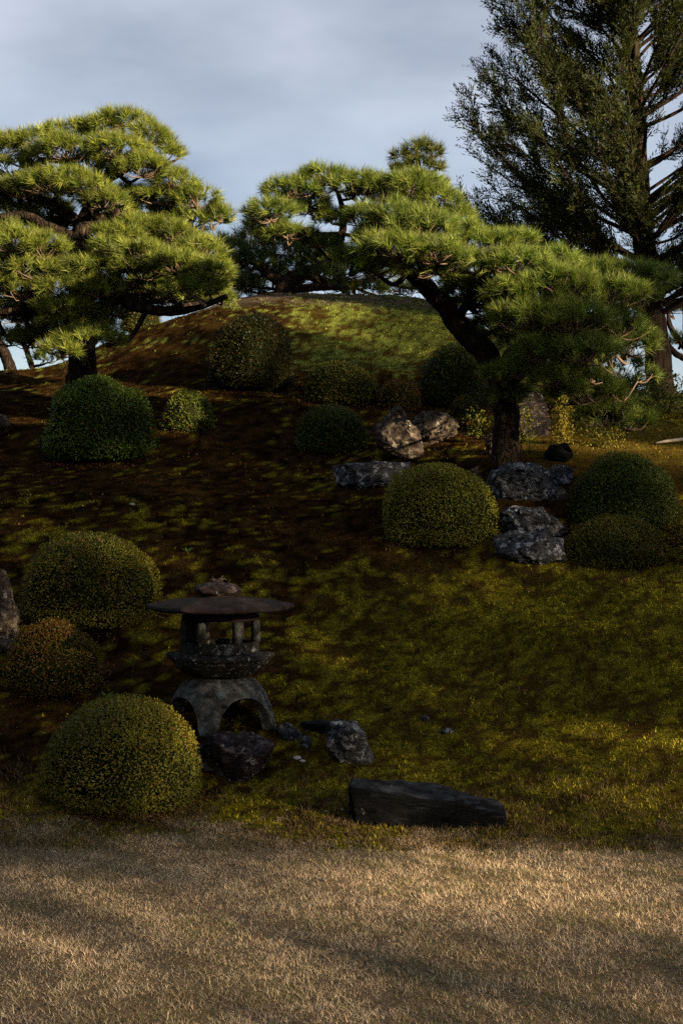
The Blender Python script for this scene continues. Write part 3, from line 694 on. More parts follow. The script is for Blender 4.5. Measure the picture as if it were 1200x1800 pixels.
# light box: sill course, six posts, lintel course, all hollow
zb0, zb1 = zr + .034, lz(1080); RB = 68 * s
def hexring(r0, r1, z0, z1, sub=6, seed=1):
    a, fa = poly_stack([(r0, z0, 0), (r0, z1, 0), (r1, z1 + .0005, 0), (r1, z0 - .0005, 0), (r0, z0, 0)], 6, rot6, sub=sub, rough=.0015, seed=seed, capb=False, capt=False)
    return a, fa
mb = MB(); mb.add(*hexring(RB, RB - .030, zb0, zb0 + .060)); lb = mb.build('light_box', M_granite_lichen, lan)
mb = MB(); mb.add(*hexring(RB, RB - .030, zb1 - .032, zb1)); mb.build('lintel', M_granite_dark, lb)
for k in range(6):
    a = rot6 + k * np.pi / 3; cx, cy = LX + (RB - .021) * math.cos(a), YL + (RB - .021) * math.sin(a)
    mb = MB(); V, Fc = poly_stack(interp_rings([(.028, zb0 + .060, 0), (.026, zb1 - .032, 0)], 6), 6, a, cx, cy, sub=2, rough=.002, seed=k); mb.add(V, Fc)
    mb.build('post', M_granite, lb)
# shutter slabs close the left rear side, inner rails frame the windows
for k in (4, 5):
    a0 = rot6 + (k) * np.pi / 3; a1 = a0 + np.pi / 3
    p0 = np.array([LX + (RB - .02) * math.cos(a0), YL + (RB - .02) * math.sin(a0)]); p1 = np.array([LX + (RB - .02) * math.cos(a1), YL + (RB - .02) * math.sin(a1)])
    nrm = unit(p0 + p1 - 2 * np.array([LX, YL])) * .006
    q = [p0 + nrm, p1 + nrm, p1 - nrm, p0 - nrm]
    V = np.array([[*p, z] for z in (zb0 + .0602, zb1 - .0322) for p in q])
    Fc = np.array([[0, 1, 5, 4], [1, 2, 6, 5], [2, 3, 7, 6], [3, 0, 4, 7], [3, 2, 1, 0], [4, 5, 6, 7]])
    mb = MB(); mb.add(V, Fc); mb.build('wall_panel', M_granite_dark, lb)
# roof
rz = lz(1071)
rf = MB()
V, Fc = poly_stack(interp_rings([(40 * s, zb1 + .001, 0), (66 * s, zb1 + .004, 0), (108 * s, rz - .004, .0), (127 * s, rz - .006, .010), (131 * s, rz + .003, .012), (129 * s, rz + .019, .012), (112 * s, rz + .038, .006), (84 * s, rz + .058, .002), (56 * s, rz + .071, 0), (34 * s, rz + .076, 0)], 40), 6, rot6 + R(2), sub=14, rough=.005, seed=8)
rf.add(V, Fc); rf.build('roof', M_granite_dark, lan, True)
# finial: flattened jewel with a worn tip
fz = rz + .078; fx = LX - 5 * s
iv, fi = ico(4)
fn = MB(); q = iv.copy(); q = np.sign(q) * np.abs(q) ** .86; q = q / np.abs(q).max()
V = np.c_[fx + q[:, 0] * 41 * s, YL + q[:, 1] * 38 * s, fz + .036 + q[:, 2] * .042]
V += unit(iv) * ((fbm(iv, 3, 3, 4) - .5) * .02)[:, None]; fn.add(V, fi)
V, Fc = poly_stack(interp_rings([(14 * s, fz + .070, 0), (11 * s, fz + .084, 0), (4 * s, fz + .098, 0)], 6), 8, 0, fx, YL, sub=2, rough=.004); fn.add(V, Fc)
fin = fn.build('finial', M_purple, lan, True)
mb = MB(); V, Fc = poly_stack(interp_rings([(30 * s, rz + .072, 0), (28 * s, fz + .010, 0)], 3), 12, 0, fx, YL, sub=2, rough=.002); mb.add(V, Fc); mb.build('finial_collar', M_granite_dark, lan)
mb = MB()
for k in range(9):                                # dry pine twigs caught on the tip
    a = rng.uniform(0, 6.28); p = np.array([fx + rng.normal() * .02, YL - .01 + rng.normal() * .02, fz + .088]); e = p + np.array([math.cos(a) * .05, math.sin(a) * .03, rng.uniform(.0, .03)])
    mb.add(*tube([[*p, .0018], [*((p + e) / 2 + [0, 0, .012]), .0014], [*e, .0008]], 4, 5))
tw = mb.build('dry_twigs', M_twig, None); tag(tw, 'few dry twigs caught on top of the lantern', 'twigs')
tw['kind'] = 'stuff'

# ------------------------------------------------------------------ litter: fallen leaves and grit
def litter_leaves(X, Y, L, cols, name, label, mat=M_litter):
    n = len(X); Z = height(X, Y) + rng.uniform(.002, .012, n)
    a = rng.uniform(0, 6.28, n); D = unit(np.c_[np.cos(a), np.sin(a), rng.normal(0, .35, n)]); Nn = unit(np.c_[rng.normal(0, .4, n), rng.normal(0, .4, n), np.ones(n)])
    V, Fc, cc = leaf_quads(np.c_[X, Y, Z], D, Nn, L, L * rng.uniform(.3, .7, n), cols)
    tag(make_obj(name, V, Fc, mat, None, cc), label, 'leaves', None, 'stuff')
xs, ys_ = [], []
for X, Y, rx, ry in litter_spots:
    m = int(900 * max(rx, .3) / .5); a = rng.uniform(0, 6.28, m); r = 1.0 + rng.exponential(.12, m) - .18
    xs.append(X + np.cos(a) * r * rx); ys_.append(Y + np.sin(a) * r * ry)
X, Y = np.concatenate(xs), np.concatenate(ys_); n = len(X); u = rng.uniform(size=n)[:, None]
litter_leaves(X, Y, rng.uniform(.010, .024, n), np.array([0.07, 0.022, 0.008]) * (1 - u) + np.array([0.17, 0.07, 0.02]) * u, 'fallen_leaves', 'rust-brown fallen leaves ringed around the clipped shrubs')
n = 9000; y = rng.uniform(7.0, 18.5, n); x = rng.uniform(-1, 1, n) * (y * .243 + .4)
k = rng.uniform(size=n) < (sstep(9.5, 12, y) * .6 + .10) * (fbm(np.c_[x, y], 1.0, 91, 3) > .45); x, y = x[k], y[k]; n = len(x); u = rng.uniform(size=n)[:, None]
pal = np.where(rng.uniform(size=(n, 1)) < .05, np.array([[.24, .21, .18]]), np.array([0.03, 0.018, 0.008]) * (1 - u) + np.array([0.13, 0.08, 0.035]) * u)
litter_leaves(x, y, rng.uniform(.005, .014, n) * (1 + (y > 12) * .6), pal, 'scattered_leaves', 'scattered dry leaves and bark chips over the brown bank')
# grit: little stones, mostly around the lantern and above the lawn edge
iv1, if1 = ico(1); mb = MB()
gxs = [(rng.normal(-.35, .75), rng.uniform(7.3, 9.0)) for _ in range(60)] + [(rng.uniform(-2.5, 2.8), rng.uniform(8, 14)) for _ in range(50)]
for (x_, y_) in gxs:
    r = rng.uniform(.003, .007) * (1 + .05 * y_); mb.add(iv1 * np.array([r * 1.3, r, r * .6]) * rng.uniform(.7, 1.3, 3) + np.array([x_, y_, gz(x_, y_) + r * .3]), if1)
for (px, py) in ((400, 1278), (415, 1282), (430, 1274), (445, 1276), (378, 1292), (392, 1290), (408, 1272), (425, 1286), (438, 1268), (330, 1292), (345, 1268)):
    y_ = hit(px, py); p = W(px, py, y_); r = rng.uniform(.010, .018)
    mb.add(iv1 * np.array([r * 1.3, r, r * .7]) * rng.uniform(.8, 1.2, 3) + np.array([p[0], p[1], gz(p[0], p[1]) + r * .3]), if1)
tag(mb.build('grit', M_purple, None), 'small grey grit stones strewn over the moss', 'gravel', None, 'stuff')

# small ferny seedlings
def seedling(px, py, L, n, label):
    Yb = hit(px, py); p = W(px, py, Yb); z = gz(p[0], p[1])
    root = thing('seedling', label, 'plant', (p[0], p[1], z), 'green seedlings in the moss')
    for k in range(n):
        a = 2 * np.pi * k / n + rng.normal() * .2; D = unit(np.array([[math.cos(a), math.sin(a), .7]])); 
        V, Fc, cc = leaf_quads(np.array([[p[0], p[1], z]]), D, np.array([[0, 0, 1.0]]), np.array([L]), np.array([L * .22]), np.array([[.06, .11, .02]]))
        mb = MB(); mb.add(V, Fc, cc); mb.build('leaf', M_azalea, root)
seedling(188, 1232, .075, 6, 'small green seedling at the foot of the rusty-brown shrub')
seedling(330, 972, .07, 6, 'green seedling alone on the bank above the lantern')
seedling(345, 1458, .05, 5, 'bright green sprout at the lawn edge below the nearest shrub')

# ------------------------------------------------------------------ pines
def needles(P, D, n, L, wd, r_, col, spread=(.35, 1.15)):
    """tufts at P pointing along D, n needles each"""
    m = len(P)
    up = np.where(np.abs(D[:, 2:3]) > .9, np.array([[1., 0, 0]]), np.array([[0, 0, 1.]]))
    a = unit(np.cross(D, up)); b = np.cross(D, a)
    th = r_.uniform(0, 2 * np.pi, (m, n)); el = r_.uniform(spread[0], spread[1], (m, n)); sh = r_.uniform(-.45, .15, (m, n)) * L
    dirs = D[:, None] * np.cos(el)[..., None] + (a[:, None] * np.cos(th)[..., None] + b[:, None] * np.sin(th)[..., None]) * np.sin(el)[..., None]
    dirs = unit(dirs + np.array([0, 0, .12]))
    B = P[:, None] + D[:, None] * sh[..., None]
    ln = (L * r_.uniform(.7, 1.12, (m, n)))[..., None]
    sd = unit(np.cross(dirs, r_.normal(size=(m, n, 3)))) * wd * .5
    V = np.stack([B - sd, B + sd, B + dirs * ln], 2).reshape(-1, 3)
    cc = np.repeat((col[:, None, :] * r_.uniform(.45, 1.5, (m, n, 1))).reshape(-1, 3), 3, 0)
    return V, np.arange(len(V)).reshape(-1, 3), cc

def pine(name, label, limbs, pads, Y0, L=.10, wd=.0042, nn=46, sp=.085, hue=(.070, .105, .018), hue2=(.15, .165, .030), seed=1, yellow=.0, cat='pine tree', grp=None, trunk_sides=20, dens=1.0, conn=True, openings=None):
    """limbs: first is the trunk; each a list of (px, py, dY, radius px)."""
    r_ = np.random.default_rng(seed * 7)
    lw = [[[*W(a, b, Y0 + c), d / F * Y0] for a, b, c, d in lm] for lm in limbs]
    root = thing(name, label, cat, lw[0][0][:3], grp)
    samples = []
    for k, lm in enumerate(lw):
        mb = MB(); mb.add(*tube(lm, trunk_sides if k == 0 else 10, len(lm) * 14, .30, seed + k)); mb.build('trunk' if k == 0 else 'branch', M_bark, root, True)
        q = spline(lm, 40); samples.append(q if k else q[18:])
    samples = np.concatenate(samples)
    for pd in pads:
        px, py, rx, ry = pd[:4]; dy = pd[4] if len(pd) > 4 else 0
        c = W(px, py, Y0 + dy); a = rx / F * Y0; h = ry / F * Y0; dp = max(a * .8, .16)
        # connecting branch
        if conn:
            foot = c - np.array([0, 0, h * .35])
            dist = np.linalg.norm((samples[:, :3] - foot) * np.array([1, 1, 1.6]), axis=1) + np.where(samples[:, 2] > foot[2] + .1, .35, 0)
            s0 = samples[dist.argmin()]; mid = (s0[:3] + foot) / 2 + np.array([0, 0, -.06]) + r_.normal(size=3) * .05
            mb = MB(); r0 = min(s0[3] * .6, .028); mb.add(*tube([[*s0[:3], r0], [*mid, r0 * .75], [*foot, r0 * .5]], 7, 12, .3, seed)); mb.build('branch', M_bark if r0 > .02 else M_twig, root, True)
        a *= 1.1; h *= 1.12
        n = int(dens * 1.25 * (4.2 * a * dp + 2.2 * a * h * 2 + 1.2 * dp * h) / (sp * sp)) + 6
        d = unit(r_.normal(size=(n, 3))); d[:, 2] = np.where(d[:, 2] < -.15, -d[:, 2], d[:, 2])
        rr = r_.uniform(.55, 1.0, n) ** .5
        lump = 1 + .38 * (fbm(d * np.array([a, dp, h]) + c, 5.0, seed, 2) - .5) * 2
        P = c + d * (rr * lump)[:, None] * np.array([a, dp, h])
        if openings is not None:                 # tufts left out along sun rays, shaped to light the rocks
            Sv = np.array(S); kp = np.ones(n, bool)
            for q0 in openings:
                rel = P - q0; tt_ = rel @ Sv; kp &= ~((np.linalg.norm(rel - tt_[:, None] * Sv, axis=1) < .14) & (tt_ > 0))
            if kp.sum() < 4: kp[:4] = True
            P, d, rr = P[kp], d[kp], rr[kp]; n = len(P)
        D = unit(d * np.array([.75, .75, .45]) + np.array([0, 0, .45]) + r_.normal(size=(n, 3)) * .38)
        f = np.clip(r_.normal(.5, .28, n) + (rr - .85) * .6, 0, 1)[:, None]
        col = (np.array(hue) * (1 - f) + np.array(hue2) * f) * r_.uniform(.55, 1.3, (n, 1))
        if yellow: col = np.where(r_.uniform(size=(n, 1)) < yellow, np.array([[.24, .16, .03]]), col)
        V, Fc, cc = needles(P, D, nn, L, wd, r_, col)
        mb = MB(); mb.add(V, Fc, cc); o = mb.build('foliage_pad', M_needle, root); o['kind'] = 'stuff'
        # twigs inside the pad
        mb = MB(); foot = c - np.array([0, 0, h * .4])
        for k in r_.choice(n, max(4, n // 5), replace=False):
            m_ = (foot + P[k]) / 2 + np.array([0, 0, -h * .2]) + r_.normal(size=3) * .02
            mb.add(*tube([[*foot, .007], [*m_, .005], [*(P[k] - D[k] * L * .3), .003]], 4, 5))
        o = mb.build('twigs', M_twig, root, True); o['kind'] = 'stuff'
    return root

# leaning pine
YP = hit(890, 817)
pine('pine_tree', 'leaning black pine with dark curved trunk spreading over the rocks', [
    [(893, 830, 0, 29), (886, 790, 0, 24), (890, 730, 0, 21), (878, 670, .05, 20), (850, 618, .1, 20), (812, 580, .15, 19), (778, 535, .2, 18), (735, 492, .25, 14), (690, 462, .3, 12), (640, 450, .35, 9)],
    [(735, 492, .25, 12), (760, 440, .2, 9), (735, 380, .3, 7), (700, 345, .3, 4)],
    [(690, 462, .3, 10), (640, 448, .35, 8), (598, 440, .4, 8), (603, 400, .4, 7), (600, 360, .4, 5), (590, 330, .4, 3)],
    [(602, 412, .4, 6), (560, 412, .35, 5), (520, 398, .3, 4), (480, 392, .3, 3)],
    [(602, 378, .4, 5), (560, 370, .4, 4), (520, 358, .4, 3), (490, 352, .4, 2)],
    [(800, 565, .15, 9), (850, 500, .1, 8), (920, 488, 0, 10), (1000, 500, -.1, 8), (1080, 510, -.1, 5)],
    [(870, 655, .05, 10), (920, 600, -.1, 9), (990, 590, -.2, 7), (1060, 600, -.3, 5)],
    [(882, 700, 0, 8), (930, 650, -.2, 7), (1000, 665, -.3, 6), (1070, 690, -.35, 4)]],
   [(475, 378, 42, 24), (515, 338, 46, 24, .1), (568, 318, 50, 20, .2), (622, 330, 44, 24, .1), (548, 372, 34, 15, .3), (585, 388, 30, 16, .35), (505, 412, 46, 14, .2), (560, 432, 40, 13, .4),
    (668, 342, 48, 26, .1), (722, 332, 48, 28), (768, 362, 44, 32, .1), (640, 388, 40, 22), (695, 388, 56, 32, -.3), (745, 405, 58, 34, -.4), (790, 415, 52, 28, -.1), (840, 432, 60, 24), (655, 425, 38, 22, -.2),
    (700, 442, 60, 26, -.5), (770, 452, 60, 26, -.5), (895, 430, 44, 22, .1), (835, 470, 56, 24, -.3), (905, 470, 62, 26, -.4), (660, 475, 40, 18, -.1), (730, 478, 44, 18, -.3), (620, 458, 34, 14, .1),
    (975, 468, 50, 24, -.1), (1045, 482, 54, 22), (1108, 490, 42, 30), (985, 505, 70, 30, -.4), (1070, 525, 62, 32, -.4), (1125, 530, 34, 28), (920, 520, 60, 28, -.4), (885, 530, 40, 24, .3),
    (935, 565, 62, 32, -.5), (1010, 570, 66, 34, -.6), (1085, 578, 54, 32, -.4), (915, 600, 36, 24, .1), (950, 622, 56, 28, -.5), (1025, 625, 60, 34, -.6), (1082, 645, 52, 34, -.4), (905, 655, 38, 20, -.4),
    (975, 668, 44, 24, -.5), (1045, 690, 52, 34, -.5), (1095, 705, 44, 30, -.3), (872, 662, 26, 16, -.3), (1060, 738, 42, 24, -.4),
    (860, 500, 44, 22, .2), (900, 545, 50, 26, .2), (960, 530, 60, 30, .4), (1040, 550, 60, 30, .4), (905, 575, 36, 24, .1), (1000, 600, 70, 36, .3), (1100, 610, 50, 36, .2), (930, 590, 60, 34, .3), (960, 640, 60, 34, .3), (1040, 660, 60, 36, .2), (1120, 660, 40, 30, 0), (1000, 700, 50, 26, -.3), (1100, 745, 44, 26, -.2), (640, 350, 40, 24, .4), (530, 360, 50, 24, .4), (470, 400, 40, 18, .3), (800, 390, 40, 24, .1), (760, 330, 26, 16, .2), (690, 415, 60, 26, .1), (835, 600, 24, 12, .35), (1140, 500, 40, 24, .1), (900, 700, 30, 20, -.1), (820, 500, 40, 20, .35), (836, 540, 48, 24, .4), (812, 520, 40, 22, .5), (865, 575, 40, 22, .45), (800, 470, 50, 22, .3)],
   YP, openings=[W(a, b, hit(a, c)) for a, b, c in ((735, 785, 806), (722, 765, 806), (775, 765, 784), (795, 750, 784), (830, 792, 792), (612, 802, 804), (866, 780, 802))], L=.102, wd=.0042, nn=48, sp=.082, seed=3, hue=(.062, .100, .016), hue2=(.185, .210, .042))

# left pine
pine('pine_tree', 'tall layered black pine filling the upper left', [
    [(140, 700, 0, 30), (144, 640, 0, 25), (140, 570, 0, 23), (146, 500, 0, 21), (142, 430, 0, 19), (152, 385, 0, 17), (175, 345, .1, 13), (195, 300, .1, 9), (212, 255, .1, 6), (215, 215, .1, 3)],
    [(146, 500, 0, 15), (200, 512, -.2, 14), (250, 540, -.3, 11), (300, 548, -.4, 8), (350, 540, -.5, 6), (400, 520, -.5, 4)],
    [(150, 455, 0, 11), (205, 432, -.1, 10), (265, 450, -.2, 8), (320, 465, -.3, 5)],
    [(152, 390, 0, 10), (215, 375, .1, 9), (260, 380, .1, 8), (310, 372, .1, 6), (370, 380, .1, 3)],
    [(150, 400, 0, 11), (100, 365, 0, 10), (50, 345, 0, 8), (0, 338, 0, 6), (-60, 330, 0, 4)],
    [(142, 420, 0, 10), (90, 400, -.1, 8), (40, 378, -.2, 7), (-30, 388, -.2, 6)],
    [(141, 470, 0, 10), (80, 440, -.2, 8), (20, 455, -.3, 6), (-50, 440, -.3, 5)],
    [(140, 560, 0, 12), (85, 540, -.1, 10), (30, 545, -.1, 8), (-30, 550, -.1, 6)],
    [(185, 320, .1, 7), (240, 290, .1, 6), (290, 300, .1, 4)],
    [(180, 330, .1, 7), (130, 290, .1, 5), (70, 280, .1, 4)]],
   [(215, 215, 44, 18), (175, 228, 44, 20, .1), (120, 235, 44, 20, .1), (262, 245, 44, 26), (60, 255, 56, 24), (-10, 262, 50, 28), (290, 275, 36, 24), (120, 270, 60, 24, -.2), (205, 268, 54, 26, -.2), (250, 300, 52, 26, -.2),
    (20, 300, 60, 22, .2), (90, 325, 60, 24, -.3), (150, 335, 40, 18, -.3), (300, 325, 44, 26), (345, 355, 40, 24), (385, 382, 24, 18, .1), (340, 392, 50, 22, .2), (270, 350, 50, 20, .1), (30, 340, 44, 18, -.1), (-30, 345, 44, 26),
    (220, 345, 44, 16, .2), (200, 390, 30, 13, .3), (-10, 410, 44, 18), (20, 430, 62, 30, -.4), (80, 440, 46, 28, -.4), (-30, 450, 50, 30, -.2), (245, 405, 44, 22, -.1), (300, 415, 50, 26, -.1), (350, 440, 40, 24, -.1),
    (195, 440, 40, 22, -.4), (250, 455, 52, 26, -.5), (310, 470, 50, 26, -.5), (365, 485, 46, 28, -.5), (210, 470, 40, 16, -.4), (368, 508, 36, 22, -.5), (340, 515, 40, 20, -.6), (60, 480, 60, 26, -.3), (0, 500, 56, 28, -.2),
    (105, 510, 44, 24, -.3), (60, 540, 48, 22, 0), (-10, 560, 50, 26, .1), (160, 540, 34, 22, -.1), (120, 570, 46, 24, -.2), (190, 560, 30, 18, -.1), (150, 602, 54, 22, -.5), (110, 622, 40, 16, -.6), (190, 600, 28, 20, -.4), (60, 600, 46, 24, .2), 
    (90, 375, 50, 20, .2), (180, 300, 60, 26, .1), (300, 355, 50, 24, .3), (235, 425, 50, 22, .2), (330, 455, 50, 24, .1), (110, 400, 40, 18, .3), (20, 380, 60, 24, .3), (300, 430, 60, 28, .4), (170, 480, 44, 24, .5), (240, 490, 50, 26, .5), (120, 450, 50, 24, .5),
    (30, 470, 60, 30, .3), (60, 560, 50, 26, .3), (100, 590, 44, 22, .1), (20, 600, 40, 18, .3), (170, 575, 34, 20, .1), (195, 545, 34, 20, .4), (180, 410, 44, 20, .35), (250, 380, 54, 20, .35), (60, 410, 54, 22, .3), (90, 345, 50, 20, .3), (180, 360, 44, 18, -.25), (210, 415, 40, 20, -.3), (320, 500, 50, 26, .3), (362, 518, 40, 24, .5), (345, 480, 44, 26, .5),
    (300, 522, 56, 20, .35), (355, 528, 56, 18, .35), (250, 532, 44, 18, .4), (366, 505, 36, 20, .3), (150, 500, 44, 22, -.3), (115, 480, 44, 22, -.3),
    (150, 470, 30, 16, -.4), (250, 480, 46, 22, -.4), (175, 512, 40, 20, -.4), (120, 545, 50, 22, -.3), (40, 515, 50, 24, -.2), (230, 520, 30, 14, .4), (270, 505, 50, 18, .3)],
   14.2, L=.112, wd=.0050, nn=42, sp=.094, seed=5, hue=(.080, .108, .018), hue2=(.20, .215, .038))

# back pine behind the mound, mostly shaded
pine('pine_tree', 'shaded dark pine behind the top of the mound', [
    [(498, 540, 0, 20), (505, 500, 0, 17), (540, 480, .1, 12), (585, 462, .2, 8)], [(505, 500, 0, 12), (470, 480, 0, 9), (440, 455, 0, 6)], [(535, 482, .1, 8), (600, 500, .2, 7), (660, 490, .3, 5)], [(500, 510, 0, 9), (560, 505, -.1, 7), (620, 505, 0, 5)]],
   [(440, 428, 44, 22), (500, 440, 50, 24, .1), (560, 452, 44, 20), (440, 470, 50, 26), (500, 478, 44, 20, .2), (620, 480, 46, 22, .2), (680, 490, 44, 24, .4), (565, 490, 44, 20), (430, 505, 40, 16), (640, 512, 44, 12), (705, 512, 40, 14, .2), (540, 440, 40, 18, .8), (760, 500, 40, 24, .6), (600, 505, 44, 14, .5), (660, 450, 40, 24, 1), (390, 440, 44, 24, .6), (400, 480, 50, 28, .8), (360, 500, 50, 26, 1), (440, 450, 50, 30, 1), (480, 500, 60, 22, 1), (540, 480, 50, 30, 1), (600, 470, 50, 30, 1.2), (300, 535, 50, 18, .8), (350, 525, 50, 20, .8), (395, 518, 50, 20, .6), (270, 515, 50, 24, .8), (400, 520, 60, 26, 1), (320, 520, 50, 24, 1), (700, 470, 50, 30, 1), (770, 470, 50, 30, 1), (520, 425, 40, 18, .6)],
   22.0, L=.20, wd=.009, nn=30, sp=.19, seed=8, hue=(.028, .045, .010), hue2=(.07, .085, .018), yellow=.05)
pine('pine_tree', 'small rounded pine top rising over the leaning pine', [
    [(742, 420, 0, 7), (738, 350, 0, 6), (735, 300, 0, 5), (733, 262, 0, 3)], [(736, 310, 0, 3), (765, 300, 0, 2)], [(736, 300, 0, 3), (708, 290, 0, 2)]],
   [(735, 264, 26, 13), (708, 276, 18, 12), (762, 272, 16, 12), (735, 288, 24, 12), (700, 300, 16, 10), (766, 298, 14, 12), (728, 310, 20, 10), (758, 322, 16, 10), (748, 345, 20, 12), (715, 335, 16, 12)],
   34.0, L=.26, wd=.018, nn=26, sp=.22, seed=9, hue=(.045, .06, .016), hue2=(.10, .11, .022))
pine('pine_tree', 'dim pine boughs behind the conifer at the right edge', [
    [(1236, 690, 0, 12), (1220, 620, 0, 11), (1208, 560, 0, 10), (1215, 500, 0, 8), (1225, 440, 0, 5)], [(1212, 620, 0, 7), (1180, 580, 0, 5), (1172, 545, 0, 3)], [(1220, 640, 0, 6), (1185, 620, 0, 5), (1165, 590, 0, 3)]],
   [(1190, 470, 34, 18), (1225, 450, 40, 22), (1200, 510, 40, 18), (1180, 545, 28, 14), (1235, 540, 44, 22), (1195, 600, 26, 12), (1240, 600, 36, 20)],
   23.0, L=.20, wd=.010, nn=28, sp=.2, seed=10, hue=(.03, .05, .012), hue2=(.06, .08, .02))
pine('pine_tree', 'dark leaning tree on the crest at the far left edge', [
    [(22, 660, 0, 11), (8, 620, 0, 10), (-12, 585, 0, 9), (-20, 540, 0, 7), (0, 500, 0, 5)], [(60, 655, .2, 5), (45, 610, .2, 5), (30, 580, .2, 4), (50, 545, .2, 3)], [(45, 612, .2, 3), (75, 590, .2, 2)]],
   [(20, 560, 40, 16), (60, 590, 30, 14), (95, 600, 34, 18), (85, 632, 34, 14), (10, 520, 44, 20), (110, 560, 40, 20), (65, 560, 30, 14)],
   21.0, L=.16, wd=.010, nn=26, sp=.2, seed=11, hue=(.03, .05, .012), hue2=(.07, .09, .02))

pine('pine_tree', 'low dark evergreen mass between the leaning pine and the conifer trunk', [
    [(1010, 720, 0, 12), (1020, 660, 0, 10), (1030, 600, 0, 6)], [(1015, 690, 0, 7), (960, 650, 0, 5)], [(1018, 680, 0, 7), (1080, 640, 0, 5)]],
   [(900, 620, 50, 30), (950, 600, 50, 30), (1000, 590, 50, 32), (1050, 595, 50, 32), (1095, 610, 40, 30), (960, 640, 60, 34), (1020, 640, 60, 36), (1080, 655, 50, 36), (920, 665, 60, 34), (990, 680, 60, 34), (1055, 690, 60, 30), (1110, 690, 40, 26)],
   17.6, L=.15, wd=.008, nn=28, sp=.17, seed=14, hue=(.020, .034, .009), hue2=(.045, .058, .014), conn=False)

# ------------------------------------------------------------------ tall conifer on the right
def conifer():
    Y0 = 18.0; k_ = Y0 / F; r_ = np.random.default_rng(5)
    tp = [(1160, 700, 27), (1156, 640, 23), (1150, 580, 21), (1140, 500, 20), (1130, 420, 19), (1124, 330, 17), (1118, 220, 15), (1112, 110, 13), (1106, 0, 11), (1100, -120, 8), (1096, -260, 5), (1094, -380, 2)]
    T = np.array([[*W(a, b, Y0), c * k_] for a, b, c in tp])
    root = thing('conifer_tree', 'tall dark cypress-like conifer with ascending limbs at the upper right', 'tree', T[0][:3])
    mb = MB(); mb.add(*tube(T, 16, 90, .22, 2)); mb.build('trunk', M_cbark, root, True)
    q = spline(T, 300)
    sv, tv = MB(), MB()
    tipx = lambda py: np.interp(py, [-350, -200, -60, 0, 80, 160, 220, 330, 400, 445], [1050, 960, 895, 868, 848, 820, 792, 806, 835, 930])
    SP, SD = [], []
    nb = 138
    for i in range(nb):
        left = i % 2 == 0
        f = (i + .5) / nb
        az = r_.normal(0, .55) if left else r_.uniform(-.8, .8)
        front = i % 5 == 4
        if front: az = r_.uniform(1.0, 1.45)
        tip_py = 450 - 790 * f ** 1.08 + r_.normal(0, 12)
        reach = (1122 - tipx(tip_py)) * r_.uniform(.76, 1.02) * (1.1 if f < .25 else 1)
        if r_.uniform() < .3: reach *= r_.uniform(.4, .75)
        rise = reach * np.interp(f, [0, .15, .5, 1], [.35, .62, .85, 1.1]) * r_.uniform(.8, 1.15)
        by = min(tip_py + rise, 560); b = q[np.abs(q[:, 2] - (CAMZ - (by - 900) * k_)).argmin()]
        sgn = -1 if left else 1
        hx = reach * k_ * math.cos(az) * sgn; hy = reach * k_ * math.sin(az) * (-1 if front or r_.uniform() < .5 else 1)
        dz = (by - tip_py) * k_
        e = b[:3] + np.array([hx, hy, dz])
        m1 = b[:3] + np.array([hx * .36, hy * .36, dz * .28]); m2 = b[:3] + np.array([hx * .72, hy * .72, dz * .64])
        rb = min(b[3] * .42, .012 + .014 * reach / 200)
        pts = np.array([[*b[:3], rb], [*m1, rb * .75], [*m2, rb * .45], [*e, .004]]); pts[1:3, :3] += r_.normal(size=(2, 3)) * .07
        mb = MB(); mb.add(*tube(pts, 6, 18, .2, i)); mb.build('branch', M_cbark, root, True)
        bp = spline(pts, 60)[:, :3]; tang = unit(np.gradient(bp, axis=0))
        for j in range(int(16 + 20 * reach / 250)):
            t = r_.uniform(.18, 1.0) ** .9; k = int(t * 59); p = bp[k]; d = tang[k]
            side = unit(np.cross(d, r_.normal(size=3)))
            dd = unit(d * 1.0 + side * .55 + np.array([0, 0, .15])); ln = r_.uniform(.15, .50) * (1.15 - .4 * t)
            e2 = p + dd * ln + np.array([0, 0, .08 * ln]); 
            if r_.uniform() < .6: tv.add(*tube([[*p, .007], [*((p + e2) / 2 + [0, 0, -.02]), .005], [*e2, .002]], 4, 4))
            for w_ in range(int(10 * ln / .3)):
                tt = r_.uniform(.15, 1.05); p3 = p + (e2 - p) * tt; s3 = unit(np.cross(dd, r_.normal(size=3)))
                d3 = unit(dd + s3 * .55 + np.array([0, 0, .1])); SP.append(p3); SD.append(d3)
    P = np.array(SP); D = np.array(SD); n = len(P)
    # each spray: an axis with short side scales
    m = 8; L = r_.uniform(.09, .20, n)
    t = np.linspace(0, .95, m)[None, :]; B = P[:, None] + D[:, None] * (L[:, None] * t)[..., None]
    side = unit(np.cross(D, r_.normal(size=(n, 3)))); sg = np.where(np.arange(m) % 2 == 0, 1, -1)[None, :, None]
    dd = unit(D[:, None] * 1.0 + side[:, None] * sg * .55 + r_.normal(size=(n, m, 3)) * .15)
    nr = unit(np.cross(D, side)[:, None] + r_.normal(size=(n, m, 3)) * .5)
    ln = r_.uniform(.035, .075, (n, m))
    f = np.clip(r_.normal(.4, .3, n), 0, 1)[:, None]; col = np.array([.014, .020, .007]) * (1 - f) + np.array([.045, .050, .012]) * f
    col = np.repeat(col, m, 0)
    V, Fc, cc = leaf_quads(B.reshape(-1, 3), dd.reshape(-1, 3), nr.reshape(-1, 3), ln.ravel(), ln.ravel() * .16 + .005, col)
    o = make_obj('foliage', V, Fc, M_cyp, root, cc); o['kind'] = 'stuff'
    o = tv.build('twigs', M_cbark, root, True); o['kind'] = 'stuff'
    print('conifer sprays', n)
conifer()

